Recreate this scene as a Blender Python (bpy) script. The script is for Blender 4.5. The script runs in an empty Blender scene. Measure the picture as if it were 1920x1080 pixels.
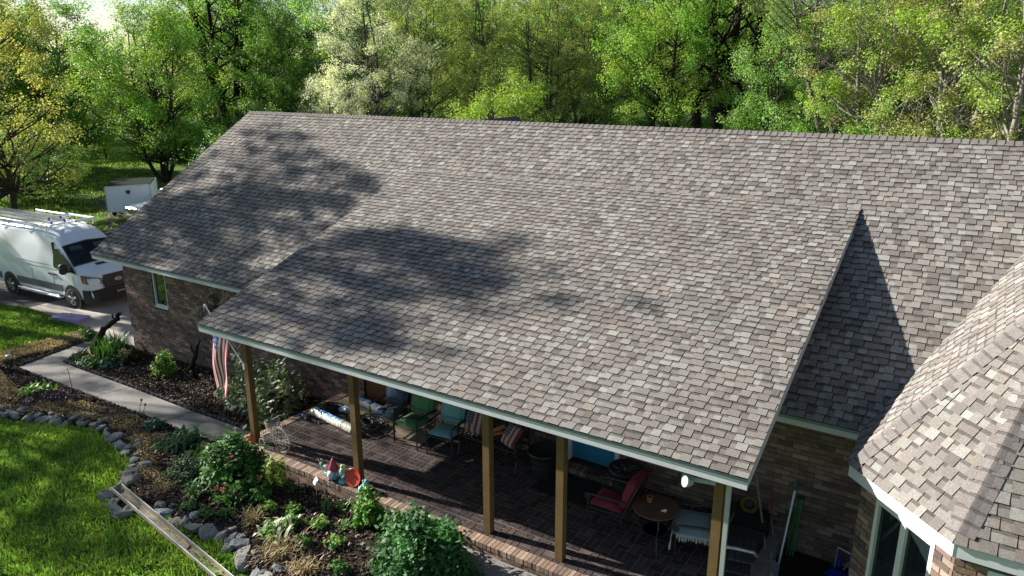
import bpy, bmesh, math, random
import numpy as np
from mathutils import Vector, Matrix

random.seed(7)
rng = np.random.default_rng(7)
R = math.radians
SC = bpy.context.scene
COL = SC.collection

# ------------------------------------------------------------------ camera
cam_data = bpy.data.cameras.new('camera')
cam = bpy.data.objects.new('camera', cam_data)
COL.objects.link(cam)
SC.camera = cam
cam_data.sensor_width = 36.0
cam_data.lens = 1390.74 * 36.0 / 1920.0
cam_data.clip_start = 0.1
cam_data.clip_end = 3000.0
CAM_P, CAM_YAW, CAM_ROLL, CAM_H = 0.2850, -0.5748, -0.0032, 7.3279
_fw = Vector((math.sin(CAM_YAW) * math.cos(CAM_P), math.cos(CAM_YAW) * math.cos(CAM_P), -math.sin(CAM_P)))
_r = Vector((math.cos(CAM_YAW), -math.sin(CAM_YAW), 0))
_u = _r.cross(_fw)
_r2 = _r * math.cos(CAM_ROLL) + _u * math.sin(CAM_ROLL)
_u2 = _u * math.cos(CAM_ROLL) - _r * math.sin(CAM_ROLL)
cam.matrix_world = Matrix(((_r2.x, _u2.x, -_fw.x, 0), (_r2.y, _u2.y, -_fw.y, 0), (_r2.z, _u2.z, -_fw.z, CAM_H), (0, 0, 0, 1)))

# ------------------------------------------------------------------ light
SUN_EL, SUN_AZ = R(26.6), R(9.0)            # azimuth of travel, measured from +X towards +Y
SUN_DIR = Vector((math.cos(SUN_EL) * math.cos(SUN_AZ), math.cos(SUN_EL) * math.sin(SUN_AZ), -math.sin(SUN_EL)))
world = bpy.data.worlds.new('World')
SC.world = world
world.use_nodes = True
_nt = world.node_tree
_sky = _nt.nodes.new('ShaderNodeTexSky')
_sky.sky_type = 'NISHITA'
_sky.sun_disc = False
_sky.sun_elevation = SUN_EL
_sky.sun_rotation = math.atan2(-SUN_DIR.x, -SUN_DIR.y)
_sky.air_density = 1.0
_sky.dust_density = 0.6
_sky.ozone_density = 1.0
_bg = _nt.nodes['Background']
_bg.inputs['Strength'].default_value = 0.05
_nt.links.new(_sky.outputs[0], _bg.inputs['Color'])
sun_d = bpy.data.lights.new('sun', 'SUN')
sun_d.energy = 5.0
sun_d.angle = R(0.53)
sun_d.color = (1.0, 0.945, 0.865)
sun = bpy.data.objects.new('sun', sun_d)
sun.rotation_euler = SUN_DIR.to_track_quat('-Z', 'Y').to_euler()
sun.location = (-40, -5, 40)
COL.objects.link(sun)
SC.view_settings.view_transform = 'Standard'
SC.view_settings.look = 'None'
SC.view_settings.gamma = 1.0
SC.view_settings.exposure = 1.25

# ------------------------------------------------------------------ terrain
HX = [-160, -100, -45, -30, -21, -15, -10, 0, 60]
HZ = [-2.2, -1.6, -1.05, -.86, -.75, -.5, -.34, -.34, -.5]
def gh(x, y=0):
    return float(np.interp(x, HX, HZ))

# ------------------------------------------------------------------ helpers
def tag(o, label=None, cat=None, group=None, kind=None):
    if label: o['label'] = label
    if cat: o['category'] = cat
    if group: o['group'] = group
    if kind: o['kind'] = kind
    return o

def thing(name, label, cat, loc=(0, 0, 0), rz=0.0, group=None):
    o = bpy.data.objects.new(name, None)
    o.empty_display_size = 0.2
    COL.objects.link(o)
    o.location = loc
    o.rotation_euler = (0, 0, rz)
    return tag(o, label, cat, group)

_kids = {}
def link(o, parent=None):
    COL.objects.link(o)
    if parent is not None:
        o.parent = parent
        _kids.setdefault(parent.name, []).append(o)
    return o

def dup(o, parent=None, loc=None, rz=None, scale=None, label=None, group=None):
    c = o.copy()
    link(c, parent)
    if loc is not None: c.location = loc
    if rz is not None: c.rotation_euler = (c.rotation_euler[0], c.rotation_euler[1], rz)
    if scale is not None: c.scale = (scale, scale, scale) if not hasattr(scale, '__len__') else scale
    if label: c['label'] = label
    if group: c['group'] = group
    for k in list(_kids.get(o.name, [])):
        dup(k, c)
    return c

def s2l(*c):
    return tuple(((v / 255.0) / 12.92 if v <= 10.3 else ((v / 255.0 + 0.055) / 1.055) ** 2.4) for v in c)

def _n(nt, t, **kw):
    n = nt.nodes.new(t)
    for k, v in kw.items():
        setattr(n, k, v)
    return n

def mat(name, col=(.5, .5, .5), rough=.7, attr=False, noise=None, bump=None, metal=0.0, spec=0.4, trans=0.0, spots=None, wave=None):
    """noise=(scale, amount[, detail]) multiplies the base colour; bump=(scale, strength); spots=(scale, thresh, colour)"""
    m = bpy.data.materials.new(name)
    m.use_nodes = True
    nt = m.node_tree
    b = nt.nodes['Principled BSDF']
    b.inputs['Roughness'].default_value = rough
    b.inputs['Metallic'].default_value = metal
    b.inputs['Specular IOR Level'].default_value = spec
    tc = _n(nt, 'ShaderNodeTexCoord')
    if attr:
        a = _n(nt, 'ShaderNodeAttribute', attribute_name='Col')
        cur = a.outputs['Color']
    else:
        a = _n(nt, 'ShaderNodeRGB')
        a.outputs[0].default_value = (*col, 1)
        cur = a.outputs[0]
    for nz in ([noise] if isinstance(noise, tuple) else (noise or [])):
        t = _n(nt, 'ShaderNodeTexNoise')
        t.inputs['Scale'].default_value = nz[0]
        t.inputs['Detail'].default_value = nz[2] if len(nz) > 2 else 4
        t.inputs['Roughness'].default_value = .65
        nt.links.new(tc.outputs['Object'], t.inputs['Vector'])
        mr = _n(nt, 'ShaderNodeMapRange')
        mr.inputs['From Min'].default_value = .25
        mr.inputs['From Max'].default_value = .75
        mr.inputs['To Min'].default_value = 1 - nz[1]
        mr.inputs['To Max'].default_value = 1 + nz[1]
        nt.links.new(t.outputs['Fac'], mr.inputs['Value'])
        mx = _n(nt, 'ShaderNodeVectorMath', operation='SCALE')
        nt.links.new(cur, mx.inputs[0])
        nt.links.new(mr.outputs[0], mx.inputs['Scale'])
        cur = mx.outputs[0]
    for sp in (spots or []):
        t = _n(nt, 'ShaderNodeTexNoise')
        t.inputs['Scale'].default_value = sp[0]
        t.inputs['Detail'].default_value = 5
        nt.links.new(tc.outputs['Object'], t.inputs['Vector'])
        mr = _n(nt, 'ShaderNodeMapRange')
        mr.inputs['From Min'].default_value = sp[1]
        mr.inputs['From Max'].default_value = sp[1] + .12
        nt.links.new(t.outputs['Fac'], mr.inputs['Value'])
        mx = _n(nt, 'ShaderNodeMix', data_type='RGBA')
        nt.links.new(mr.outputs[0], mx.inputs[0])
        nt.links.new(cur, mx.inputs[6])
        mx.inputs[7].default_value = (*sp[2], 1)
        cur = mx.outputs[2]
    if wave:
        t = _n(nt, 'ShaderNodeTexWave', wave_type='BANDS', bands_direction=wave[0])
        t.inputs['Scale'].default_value = wave[1]
        t.inputs['Distortion'].default_value = wave[2]
        t.inputs['Detail'].default_value = 4
        nt.links.new(tc.outputs['Object'], t.inputs['Vector'])
        mr = _n(nt, 'ShaderNodeMapRange')
        mr.inputs['To Min'].default_value = 1 - wave[3]
        mr.inputs['To Max'].default_value = 1 + wave[3]
        nt.links.new(t.outputs['Fac'], mr.inputs['Value'])
        mx = _n(nt, 'ShaderNodeVectorMath', operation='SCALE')
        nt.links.new(cur, mx.inputs[0])
        nt.links.new(mr.outputs[0], mx.inputs['Scale'])
        cur = mx.outputs[0]
    nt.links.new(cur, b.inputs['Base Color'])
    if bump:
        t = _n(nt, 'ShaderNodeTexNoise')
        t.inputs['Scale'].default_value = bump[0]
        t.inputs['Detail'].default_value = 6
        nt.links.new(tc.outputs['Object'], t.inputs['Vector'])
        bp = _n(nt, 'ShaderNodeBump')
        bp.inputs['Strength'].default_value = bump[1]
        bp.inputs['Distance'].default_value = bump[2] if len(bump) > 2 else .02
        nt.links.new(t.outputs['Fac'], bp.inputs['Height'])
        nt.links.new(bp.outputs[0], b.inputs['Normal'])
    if trans:
        tr = _n(nt, 'ShaderNodeBsdfTranslucent')
        sc = _n(nt, 'ShaderNodeVectorMath', operation='MULTIPLY')
        sc.inputs[1].default_value = (1.35, 1.35, .6)
        nt.links.new(cur, sc.inputs[0])
        nt.links.new(sc.outputs[0], tr.inputs['Color'])
        ms = _n(nt, 'ShaderNodeMixShader')
        ms.inputs[0].default_value = trans
        out = nt.nodes['Material Output']
        nt.links.new(b.outputs[0], ms.inputs[1])
        nt.links.new(tr.outputs[0], ms.inputs[2])
        nt.links.new(ms.outputs[0], out.inputs[0])
    return m

def glass(name, tint, rough=.03):
    m = bpy.data.materials.new(name)
    m.use_nodes = True
    nt = m.node_tree
    out = nt.nodes['Material Output']
    tr = _n(nt, 'ShaderNodeBsdfTransparent'); tr.inputs[0].default_value = (*tint, 1)
    gl = _n(nt, 'ShaderNodeBsdfGlossy'); gl.inputs['Roughness'].default_value = rough
    fr = _n(nt, 'ShaderNodeFresnel'); fr.inputs[0].default_value = 1.5
    ms = _n(nt, 'ShaderNodeMixShader')
    nt.links.new(fr.outputs[0], ms.inputs[0])
    nt.links.new(tr.outputs[0], ms.inputs[1]); nt.links.new(gl.outputs[0], ms.inputs[2])
    nt.links.new(ms.outputs[0], out.inputs[0])
    return m

class MB:
    """collects shapes, then links them as one mesh object"""
    def __init__(s):
        s.v = []; s.f = []; s.c = []; s.m = []; s.n = 0
    def add(s, verts, faces, col=(1, 1, 1), mi=0):
        b = s.n
        s.v.extend([tuple(p) for p in verts]); s.n += len(verts)
        for i, f in enumerate(faces):
            s.f.append([b + k for k in f])
            s.c.append(col[i] if (len(col) == len(faces) and hasattr(col[0], '__len__')) else col)
            s.m.append(mi)
    def quad(s, a, b, c, d, col=(1, 1, 1), mi=0):
        s.add([a, b, c, d], [(0, 1, 2, 3)], col, mi)
    def box(s, c, size, col=(1, 1, 1), mi=0, M=None, taper=1.0):
        x, y, z = [q / 2 for q in size]
        P = [(-x, -y, -z), (x, -y, -z), (x, y, -z), (-x, y, -z), (-x * taper, -y * taper, z), (x * taper, -y * taper, z), (x * taper, y * taper, z), (-x * taper, y * taper, z)]
        c = Vector(c)
        P = [((M @ Vector(p)) if M else Vector(p)) + c for p in P]
        s.add(P, [(0, 3, 2, 1), (4, 5, 6, 7), (0, 1, 5, 4), (1, 2, 6, 5), (2, 3, 7, 6), (3, 0, 4, 7)], col, mi)
    def rbox(s, c, size, r=.02, col=(1, 1, 1), mi=0, M=None, puff=0.0, nx=6, ny=6):
        """rounded cushion-like box"""
        x, y, z = [q / 2 for q in size]
        c = Vector(c); P = []; F = []
        def prof(t, half):
            return half * t
        us = [-1 + 2 * i / nx for i in range(nx + 1)]; vs = [-1 + 2 * j / ny for j in range(ny + 1)]
        def e(t): return max(0.0, 1 - abs(t) ** 6)
        idx = {}
        for sgn in (1, -1):
            for i, u in enumerate(us):
                for j, w in enumerate(vs):
                    k = min(e(u), 1) ** .5 * min(e(w), 1) ** .5
                    zz = sgn * (max(z - r, 0) + r * k + puff * (1 - u * u) * (1 - w * w))
                    p = Vector((x * u, y * w, zz))
                    idx[(sgn, i, j)] = len(P)
                    P.append(((M @ p) if M else p) + c)
        for sgn in (1, -1):
            for i in range(nx):
                for j in range(ny):
                    q = [idx[(sgn, i, j)], idx[(sgn, i + 1, j)], idx[(sgn, i + 1, j + 1)], idx[(sgn, i, j + 1)]]
                    F.append(q if sgn > 0 else q[::-1])
        for i in range(nx):
            F.append([idx[(-1, i, 0)], idx[(-1, i + 1, 0)], idx[(1, i + 1, 0)], idx[(1, i, 0)]])
            F.append([idx[(1, i, ny)], idx[(1, i + 1, ny)], idx[(-1, i + 1, ny)], idx[(-1, i, ny)]])
        for j in range(ny):
            F.append([idx[(1, 0, j)], idx[(1, 0, j + 1)], idx[(-1, 0, j + 1)], idx[(-1, 0, j)]])
            F.append([idx[(-1, nx, j)], idx[(-1, nx, j + 1)], idx[(1, nx, j + 1)], idx[(1, nx, j)]])
        s.add(P, F, col, mi)
    def tube(s, pts, rad, n=6, col=(1, 1, 1), mi=0, cap=True):
        pts = [Vector(p) for p in pts]
        if not hasattr(rad, '__len__'): rad = [rad] * len(pts)
        P = []; F = []
        prev = None
        for i, p in enumerate(pts):
            d = (pts[min(i + 1, len(pts) - 1)] - pts[max(i - 1, 0)])
            if d.length < 1e-9: d = Vector((0, 0, 1))
            d.normalize()
            if prev is None:
                a = d.orthogonal().normalized()
            else:
                a = (prev - d * prev.dot(d))
                a = a.normalized() if a.length > 1e-6 else d.orthogonal().normalized()
            prev = a
            b = d.cross(a)
            for k in range(n):
                t = 2 * math.pi * k / n
                P.append(p + (a * math.cos(t) + b * math.sin(t)) * rad[i])
        for i in range(len(pts) - 1):
            for k in range(n):
                F.append((i * n + k, i * n + (k + 1) % n, (i + 1) * n + (k + 1) % n, (i + 1) * n + k))
        if cap:
            F.append(tuple(range(n))[::-1]); F.append(tuple((len(pts) - 1) * n + k for k in range(n)))
        s.add(P, F, col, mi)
    def lathe(s, c, prof, n=16, col=(1, 1, 1), mi=0, M=None, cols=None):
        """prof = [(r, z)...]"""
        c = Vector(c); P = []; F = []; CC = []
        for (r, z) in prof:
            for k in range(n):
                t = 2 * math.pi * k / n
                p = Vector((r * math.cos(t), r * math.sin(t), z))
                P.append(((M @ p) if M else p) + c)
        for i in range(len(prof) - 1):
            for k in range(n):
                F.append((i * n + k, i * n + (k + 1) % n, (i + 1) * n + (k + 1) % n, (i + 1) * n + k))
                CC.append(cols[i] if cols else col)
        F.append(tuple(range(n))[::-1]); CC.append(cols[0] if cols else col)
        F.append(tuple((len(prof) - 1) * n + k for k in range(n))); CC.append(cols[-1] if cols else col)
        s.add(P, F, CC, mi)
    def build(s, name, mats, parent=None, smooth=False, loc=None):
        me = bpy.data.meshes.new(name)
        me.from_pydata(s.v, [], s.f)
        ms = mats if isinstance(mats, (list, tuple)) else [mats]
        for m in ms: me.materials.append(m)
        me.polygons.foreach_set('material_index', s.m)
        if smooth: me.polygons.foreach_set('use_smooth', [True] * len(s.f))
        ca = me.color_attributes.new('Col', 'FLOAT_COLOR', 'CORNER')
        ls = np.array([len(f) for f in s.f])
        cc = np.repeat(np.array([(c[0], c[1], c[2], 1.0) for c in s.c], dtype=np.float32), ls, axis=0)
        ca.data.foreach_set('color', cc.ravel())
        me.update()
        o = bpy.data.objects.new(name, me)
        link(o, parent)
        if loc is not None: o.location = loc
        return o

def np_mesh(name, V, K, C, m, parent=None, smooth=False, loc=None):
    """V (N*K,3) vertices, every K of them one face; C (N,3) colours"""
    N = len(V) // K
    me = bpy.data.meshes.new(name)
    me.vertices.add(N * K); me.vertices.foreach_set('co', np.ascontiguousarray(V, dtype=np.float32).ravel())
    me.loops.add(N * K); me.loops.foreach_set('vertex_index', np.arange(N * K, dtype=np.int32))
    me.polygons.add(N); me.polygons.foreach_set('loop_start', np.arange(0, N * K, K, dtype=np.int32))
    me.polygons.foreach_set('loop_total', np.full(N, K, dtype=np.int32))
    ca = me.color_attributes.new('Col', 'FLOAT_COLOR', 'CORNER')
    c4 = np.ones((N * K, 4), dtype=np.float32); c4[:, :3] = np.repeat(C, K, axis=0)
    ca.data.foreach_set('color', c4.ravel())
    me.materials.append(m)
    me.update(calc_edges=True)
    o = bpy.data.objects.new(name, me)
    link(o, parent)
    if loc is not None: o.location = loc
    return o

def leaf_quads(P, size, aspect=.55, up=.4, out=None, droop=0.0, r=rng):
    """diamond leaves at points P; returns (4N,3)"""
    N = len(P)
    size = np.broadcast_to(np.asarray(size, dtype=float), (N,)) * r.uniform(.6, 1.25, N)
    n = r.normal(size=(N, 3)); n[:, 2] = np.abs(n[:, 2]) + up
    if out is not None: n += out
    n /= np.linalg.norm(n, axis=1)[:, None]
    t = r.normal(size=(N, 3)); t -= (t * n).sum(1)[:, None] * n
    t /= np.linalg.norm(t, axis=1)[:, None]
    t[:, 2] -= droop
    b = np.cross(n, t)
    L = size[:, None] / 2; W = L * aspect
    V = np.stack([P - t * L, P - t * L * .1 + b * W, P + t * L, P - t * L * .1 - b * W], axis=1)
    return V.reshape(-1, 3)

def vary(col, N, amt=.25, hue=.12, r=rng):
    c = np.array(col)[None, :] * (1 + r.uniform(-amt, amt, (N, 1)))
    return np.clip(c * (1 + r.uniform(-hue, hue, (N, 3))), .002, .95)

def clip_poly(poly, region):
    """Sutherland-Hodgman; region convex, counter-clockwise, 2-D"""
    out = list(poly)
    for i in range(len(region)):
        a = region[i]; b = region[(i + 1) % len(region)]
        inp, out = out, []
        if not inp: return []
        def side(p): return (b[0] - a[0]) * (p[1] - a[1]) - (b[1] - a[1]) * (p[0] - a[0])
        for k in range(len(inp)):
            p, q = inp[k - 1], inp[k]
            sp, sq = side(p), side(q)
            if sq >= 0:
                if sp < 0:
                    t = sp / (sp - sq); out.append((p[0] + t * (q[0] - p[0]), p[1] + t * (q[1] - p[1])))
                out.append(q)
            elif sp >= 0:
                t = sp / (sp - sq); out.append((p[0] + t * (q[0] - p[0]), p[1] + t * (q[1] - p[1])))
    return out

def in_poly(x, y, poly):
    x = np.asarray(x); y = np.asarray(y); r = np.zeros(x.shape, bool)
    for i in range(len(poly)):
        x1, y1 = poly[i - 1]; x2, y2 = poly[i]
        cnd = ((y1 > y) != (y2 > y))
        with np.errstate(divide='ignore', invalid='ignore'):
            xi = (x2 - x1) * (y - y1) / (y2 - y1 + 1e-12) + x1
        r ^= cnd & (x < xi)
    return r

def scatter(poly, n, r=rng):
    xs = [p[0] for p in poly]; ys = [p[1] for p in poly]
    x = r.uniform(min(xs), max(xs), n); y = r.uniform(min(ys), max(ys), n)
    k = in_poly(x, y, poly)
    return x[k], y[k]

def ghv(x):
    return np.interp(x, HX, HZ)

def sheet(name, poly, dz, m, cell=None, bump=0.0, thick=0.0, parent=None, edge_fall=0.0, seed=0):
    """a sheet following the terrain, poly in plan"""
    bm = bmesh.new()
    vs = [bm.verts.new((p[0], p[1], 0)) for p in poly]
    bm.faces.new(vs)
    xs = [p[0] for p in poly]; ys = [p[1] for p in poly]
    cuts = [x for x in HX if min(xs) < x < max(xs)]
    if cell:
        cuts += list(np.arange(min(xs) + cell, max(xs), cell))
    for x in cuts:
        bmesh.ops.bisect_plane(bm, geom=bm.verts[:] + bm.edges[:] + bm.faces[:], plane_co=(x, 0, 0), plane_no=(1, 0, 0))
    if cell:
        for y in np.arange(min(ys) + cell, max(ys), cell):
            bmesh.ops.bisect_plane(bm, geom=bm.verts[:] + bm.edges[:] + bm.faces[:], plane_co=(0, y, 0), plane_no=(0, 1, 0))
    bm.normal_update()
    for f in bm.faces:
        if f.normal.z < 0: f.normal_flip()
    rr = np.random.default_rng(seed)
    for v in bm.verts:
        bnd = v.is_boundary
        v.co.z = gh(v.co.x) + dz + (0 if bnd else bump * rr.uniform(0, 1)) - (edge_fall if bnd else 0)
    if thick:
        be = [e for e in bm.edges if e.is_boundary]
        r = bmesh.ops.extrude_edge_only(bm, edges=be)
        for g in r['geom']:
            if isinstance(g, bmesh.types.BMVert): g.co.z -= thick
    me = bpy.data.meshes.new(name)
    bm.to_mesh(me); bm.free()
    me.materials.append(m)
    o = bpy.data.objects.new(name, me)
    return link(o, parent)
# ------------------------------------------------------------------ materials
M_SHING = mat('shingle', attr=True, rough=.95, noise=[(55, .30, 2), (160, .22, 1), (.7, .09, 3)], spec=.15, bump=(120, .35, .004))
M_BRICK = mat('brick', attr=True, rough=.95, noise=[(14, .22), (70, .16, 2)], spec=.12, bump=(45, .5, .006))
M_MORTAR = mat('mortar', (.115, .105, .096), rough=1, noise=(20, .2), spec=.1)
M_PAVER = mat('paver_brick', attr=True, rough=.85, noise=[(9, .25), (60, .15, 2), (.9, .18, 3)], spec=.2, bump=(50, .3, .004))
M_PMORT = mat('paver_mortar', (.31, .275, .25), rough=1, noise=(8, .25), spec=.1)
M_TRIM = mat('painted_trim', (.56, .58, .61), rough=.6, noise=[(3, .07), (30, .05)], spec=.3, spots=[(9, .70, (.25, .26, .25))])
M_RAKE = mat('rake_metal', (.40, .40, .42), rough=.5, noise=(6, .08), spec=.4)
M_POST = mat('treated_post', (.150, .094, .040), rough=.85, noise=[(5, .18), (40, .12)], spec=.2, wave=('Z', .0, 0, 0), spots=[(7, .72, (.05, .03, .015))], bump=(60, .3, .004))
M_CONC = mat('concrete', (.225, .214, .198), rough=.95, noise=[(1.3, .16), (30, .10), (150, .10, 2)], spec=.15, spots=[(2.2, .66, (.22, .20, .18))], bump=(90, .25, .004))
M_DARKGL = mat('dark_glass', (.012, .018, .020), rough=.04, spec=.7)
M_WINTRIM = mat('window_trim', (.62, .66, .66), rough=.5, noise=(5, .05))
M_DOOR = mat('door_blue', (.03, .21, .36), rough=.45, noise=(6, .05))
M_BROWN = mat('brown_panel', (.14, .062, .028), rough=.6, noise=[(4, .25), (30, .15)])
M_BLACK = mat('black_metal', (.018, .019, .02), rough=.45, noise=(20, .2), spec=.5)
M_WHITE = mat('white_paint', (.78, .80, .80), rough=.4, noise=(4, .03))

SH_PAL = [((.232, .228, .212), 3.0), ((.192, .180, .168), 4.0), ((.158, .143, .134), 3.6), ((.105, .092, .085), 2.2), ((.205, .176, .148), .8), ((.272, .272, .255), 1.1), ((.150, .132, .122), 2.4)]
_shc = np.array([c for c, w in SH_PAL]); _shc = (.64 * _shc + .36 * np.array((.178, .166, .151))) * 1.20 * np.array((1.005, 1.0, .985)); _shw = np.array([w for c, w in SH_PAL]); _shw = _shw / _shw.sum()
SH_EDGE = (.014, .013, .013)

def shingles(mb, O, U, V, region, exp=.1435, skip=None, seed=1, gap=.0065, scale=1.0):
    rr = np.random.default_rng(seed)
    O = Vector(O); U = Vector(U).normalized(); V = Vector(V).normalized(); N = U.cross(V)
    us = [p[0] for p in region]; vs = [p[1] for p in region]
    mb.add([O + U * a + V * b for a, b in region], [tuple(range(len(region)))], (.016, .015, .015), 0)
    k = 0
    while k * exp < max(vs):
        v0 = k * exp; v1 = v0 + exp + .012
        u = min(us) - rr.uniform(0, .25); hi = rr.random() < .5
        while u < max(us):
            w = (rr.uniform(.11, .19) if hi else rr.uniform(.06, .15)) * scale
            if skip is None or not skip(u, u + w, v0):
                c = _shc[rr.choice(len(_shc), p=_shw)] * rr.uniform(.86, 1.14)
                th = (.0155 if hi else .0075)
                if rr.random() < .06: w *= 1.2
                bands = [(v0, v1, c)]
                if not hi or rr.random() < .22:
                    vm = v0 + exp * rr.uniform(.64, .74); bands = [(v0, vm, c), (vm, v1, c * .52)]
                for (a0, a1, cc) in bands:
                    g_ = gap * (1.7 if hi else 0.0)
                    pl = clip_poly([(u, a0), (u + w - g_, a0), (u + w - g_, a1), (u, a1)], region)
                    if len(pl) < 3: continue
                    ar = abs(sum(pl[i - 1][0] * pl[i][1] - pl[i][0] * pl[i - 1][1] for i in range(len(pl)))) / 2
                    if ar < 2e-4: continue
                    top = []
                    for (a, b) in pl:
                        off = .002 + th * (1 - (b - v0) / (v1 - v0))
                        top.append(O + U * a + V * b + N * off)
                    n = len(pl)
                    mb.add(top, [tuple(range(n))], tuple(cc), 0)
                    for i in range(n):
                        a, b = pl[i - 1], pl[i]
                        if a0 > v0 and abs(a[1] - a0) < 1e-6 and abs(b[1] - a0) < 1e-6: continue
                        if abs(a[1] - a1) < 1e-6 and abs(b[1] - a1) < 1e-6: continue
                        p, q = top[i - 1], top[i]
                        pb = O + U * a[0] + V * a[1] - N * .004; qb = O + U * b[0] + V * b[1] - N * .004
                        mb.quad(pb, qb, q, p, SH_EDGE, 0)
            u += w; hi = not hi
        k += 1

def ridge_caps(mb, A, B, dirL, dirR, w=.15, exp=.145, th=.012, seed=3):
    """bent cap pieces from A up to B; dirL/dirR point down the two slopes"""
    rr = np.random.default_rng(seed)
    A = Vector(A); B = Vector(B); L = (B - A).length; T = (B - A).normalized()
    dL = Vector(dirL).normalized(); dR = Vector(dirR).normalized()
    N = -(dL + dR); N = (N - T * N.dot(T)).normalized()
    n = int(L / exp)
    prof = [(-1, 0), (-.5, .006), (-.16, .016), (0, .02), (.16, .016), (.5, .006), (1, 0)]
    for i in range(n + 1):
        a = A + T * min(i * exp, L); b = A + T * min(i * exp + exp * 1.06, L + .02)
        c = np.array((.175, .158, .150)) * rr.uniform(.9, 1.12)
        mid = a + (b - a) * .72
        def row(p, off):
            return [p + (dL * (-s * w) if s < 0 else dR * (s * w)) + N * (z * .0 + off + (.012 if abs(s) < .5 else .006)) for s, z in prof]
        ra, rm, rb = row(a, th), row(mid, th * .38), row(b, .002)
        K = len(prof)
        mb.add(ra + rm, [(j, j + 1, K + j + 1, K + j)[::-1] for j in range(K - 1)], tuple(c), 0)
        mb.add(rm + rb, [(j, j + 1, K + j + 1, K + j)[::-1] for j in range(K - 1)], tuple(c * .6), 0)
        low = row(a, -.012)
        mb.add(low + ra, [(j, j + 1, K + j + 1, K + j)[::-1] for j in range(K - 1)], SH_EDGE, 0)
        for j in (0, K - 1):
            lo = [row(p, -.02)[j] for p in (a, b)]
            mb.quad(lo[0], lo[1], rb[j], ra[j], SH_EDGE, 0)

BR_PAL = np.array([(.23, .165, .13), (.19, .13, .105), (.28, .205, .165), (.155, .115, .10), (.33, .26, .21), (.21, .145, .125), (.12, .095, .088)])
def bricks(mb, O, U, V, W, H, holes=(), bl=.235, bh=.075, jt=.012, seed=1, skip=None, pal=BR_PAL * .75 + np.array((.20, .145, .12)) * .25, bump=.011, gain=.88):
    rr = np.random.default_rng(seed)
    O = Vector(O); U = Vector(U).normalized(); V = Vector(V).normalized(); N = U.cross(V)
    r = 0; v = jt
    while v < H - .01:
        vt = min(v + bh, H)
        u = -(bl + jt) * (.5 if r % 2 else 0) - .02
        while u < W:
            a, b = max(u, 0), min(u + bl, W)
            u += bl + jt
            if b - a < .015: continue
            segs = [(a, b)]
            for (h0, g0, h1, g1) in holes:
                if vt > g0 + .005 and v < g1 - .005:
                    ns = []
                    for (p, q) in segs:
                        if q <= h0 or p >= h1: ns.append((p, q)); continue
                        if p < h0 - .01: ns.append((p, h0))
                        if q > h1 + .01: ns.append((h1, q))
                    segs = ns
            for (p, q) in segs:
                if skip and skip((p + q) / 2, (v + vt) / 2): continue
                c = pal[rr.integers(len(pal))] * rr.uniform(.8, 1.2) * gain
                d = .007 + rr.random() * bump
                t = rr.uniform(-.002, .002)
                F = [O + U * p + V * v + N * d, O + U * q + V * v + N * (d + t), O + U * q + V * vt + N * (d + t), O + U * p + V * vt + N * d]
                Bk = [O + U * p + V * v - N * .003, O + U * q + V * v - N * .003, O + U * q + V * vt - N * .003, O + U * p + V * vt - N * .003]
                mb.add(F + Bk, [(0, 1, 2, 3), (4, 5, 1, 0), (5, 6, 2, 1), (6, 7, 3, 2), (7, 4, 0, 3)], tuple(c), 0)
        v += bh + jt; r += 1

def wall_plate(mb, O, U, V, W, H, holes=(), mi=1):
    """mortar sheet with rectangular openings"""
    O = Vector(O); U = Vector(U).normalized(); V = Vector(V).normalized()
    us = sorted({0, W, *[h[0] for h in holes], *[h[2] for h in holes]}); vs = sorted({0, H, *[min(max(h[1], 0), H) for h in holes], *[min(h[3], H) for h in holes]})
    for i in range(len(us) - 1):
        for j in range(len(vs) - 1):
            cu, cv = (us[i] + us[i + 1]) / 2, (vs[j] + vs[j + 1]) / 2
            if any(h[0] < cu < h[2] and h[1] < cv < h[3] for h in holes): continue
            mb.quad(O + U * us[i] + V * vs[j], O + U * us[i + 1] + V * vs[j], O + U * us[i + 1] + V * vs[j + 1], O + U * us[i] + V * vs[j + 1], (1, 1, 1), mi)

# ------------------------------------------------------------------ house
RY, RZ, EY, EZ, T7 = 17.111, 6.003, 11.003, 2.246, .61499
PY, PZ, T4 = 8.431, 2.45, .35095
JY, JZ = 15.192, 4.823
XL, XR, XPL, XPR = -21.826, 7.2, -13.053, -1.987
house = thing('brick_house', 'long low brown brick house with weathered shingle roof and open front porch', 'house', (0, 0, 0))

a7 = math.atan(T7); a4 = math.atan(T4)
# main front slope
mb = MB()
LS = (RY - EY) / math.cos(a7)
def skip_main(u0, u1, v):
    x0, x1 = u0 + XL, u1 + XL
    y = EY + v * math.cos(a7)
    return (x0 > XPL + .25 and x1 < XPR - .95 and y < JY - .35) or (x0 > -.2 + (y - EY) * .48 and x1 < 4.3 and y < 15.2)
shingles(mb, (XL, EY, EZ), (1, 0, 0), (0, math.cos(a7), math.sin(a7)), [(0, 0), (XR - XL, 0), (XR - XL, LS), (0, LS)], skip=skip_main, seed=11)
# rear slope, plain courses only (never seen from the front)
mb.quad((XL, RY, RZ), (XR, RY, RZ), (XR, 23.2, EZ), (XL, 23.2, EZ), (.16, .15, .14), 0)
main_roof = mb.build('main_roof', M_SHING, house)
main_roof['label'] = 'weathered brown and grey shingle roof slope'
mb = MB()
ridge_caps(mb, (XR, RY, RZ + .004), (XL, RY, RZ + .004), (0, math.cos(a7), -math.sin(a7)), (0, -math.cos(a7), -math.sin(a7)), w=.15, seed=5)
mb.build('ridge_cap', M_SHING, main_roof)
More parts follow.
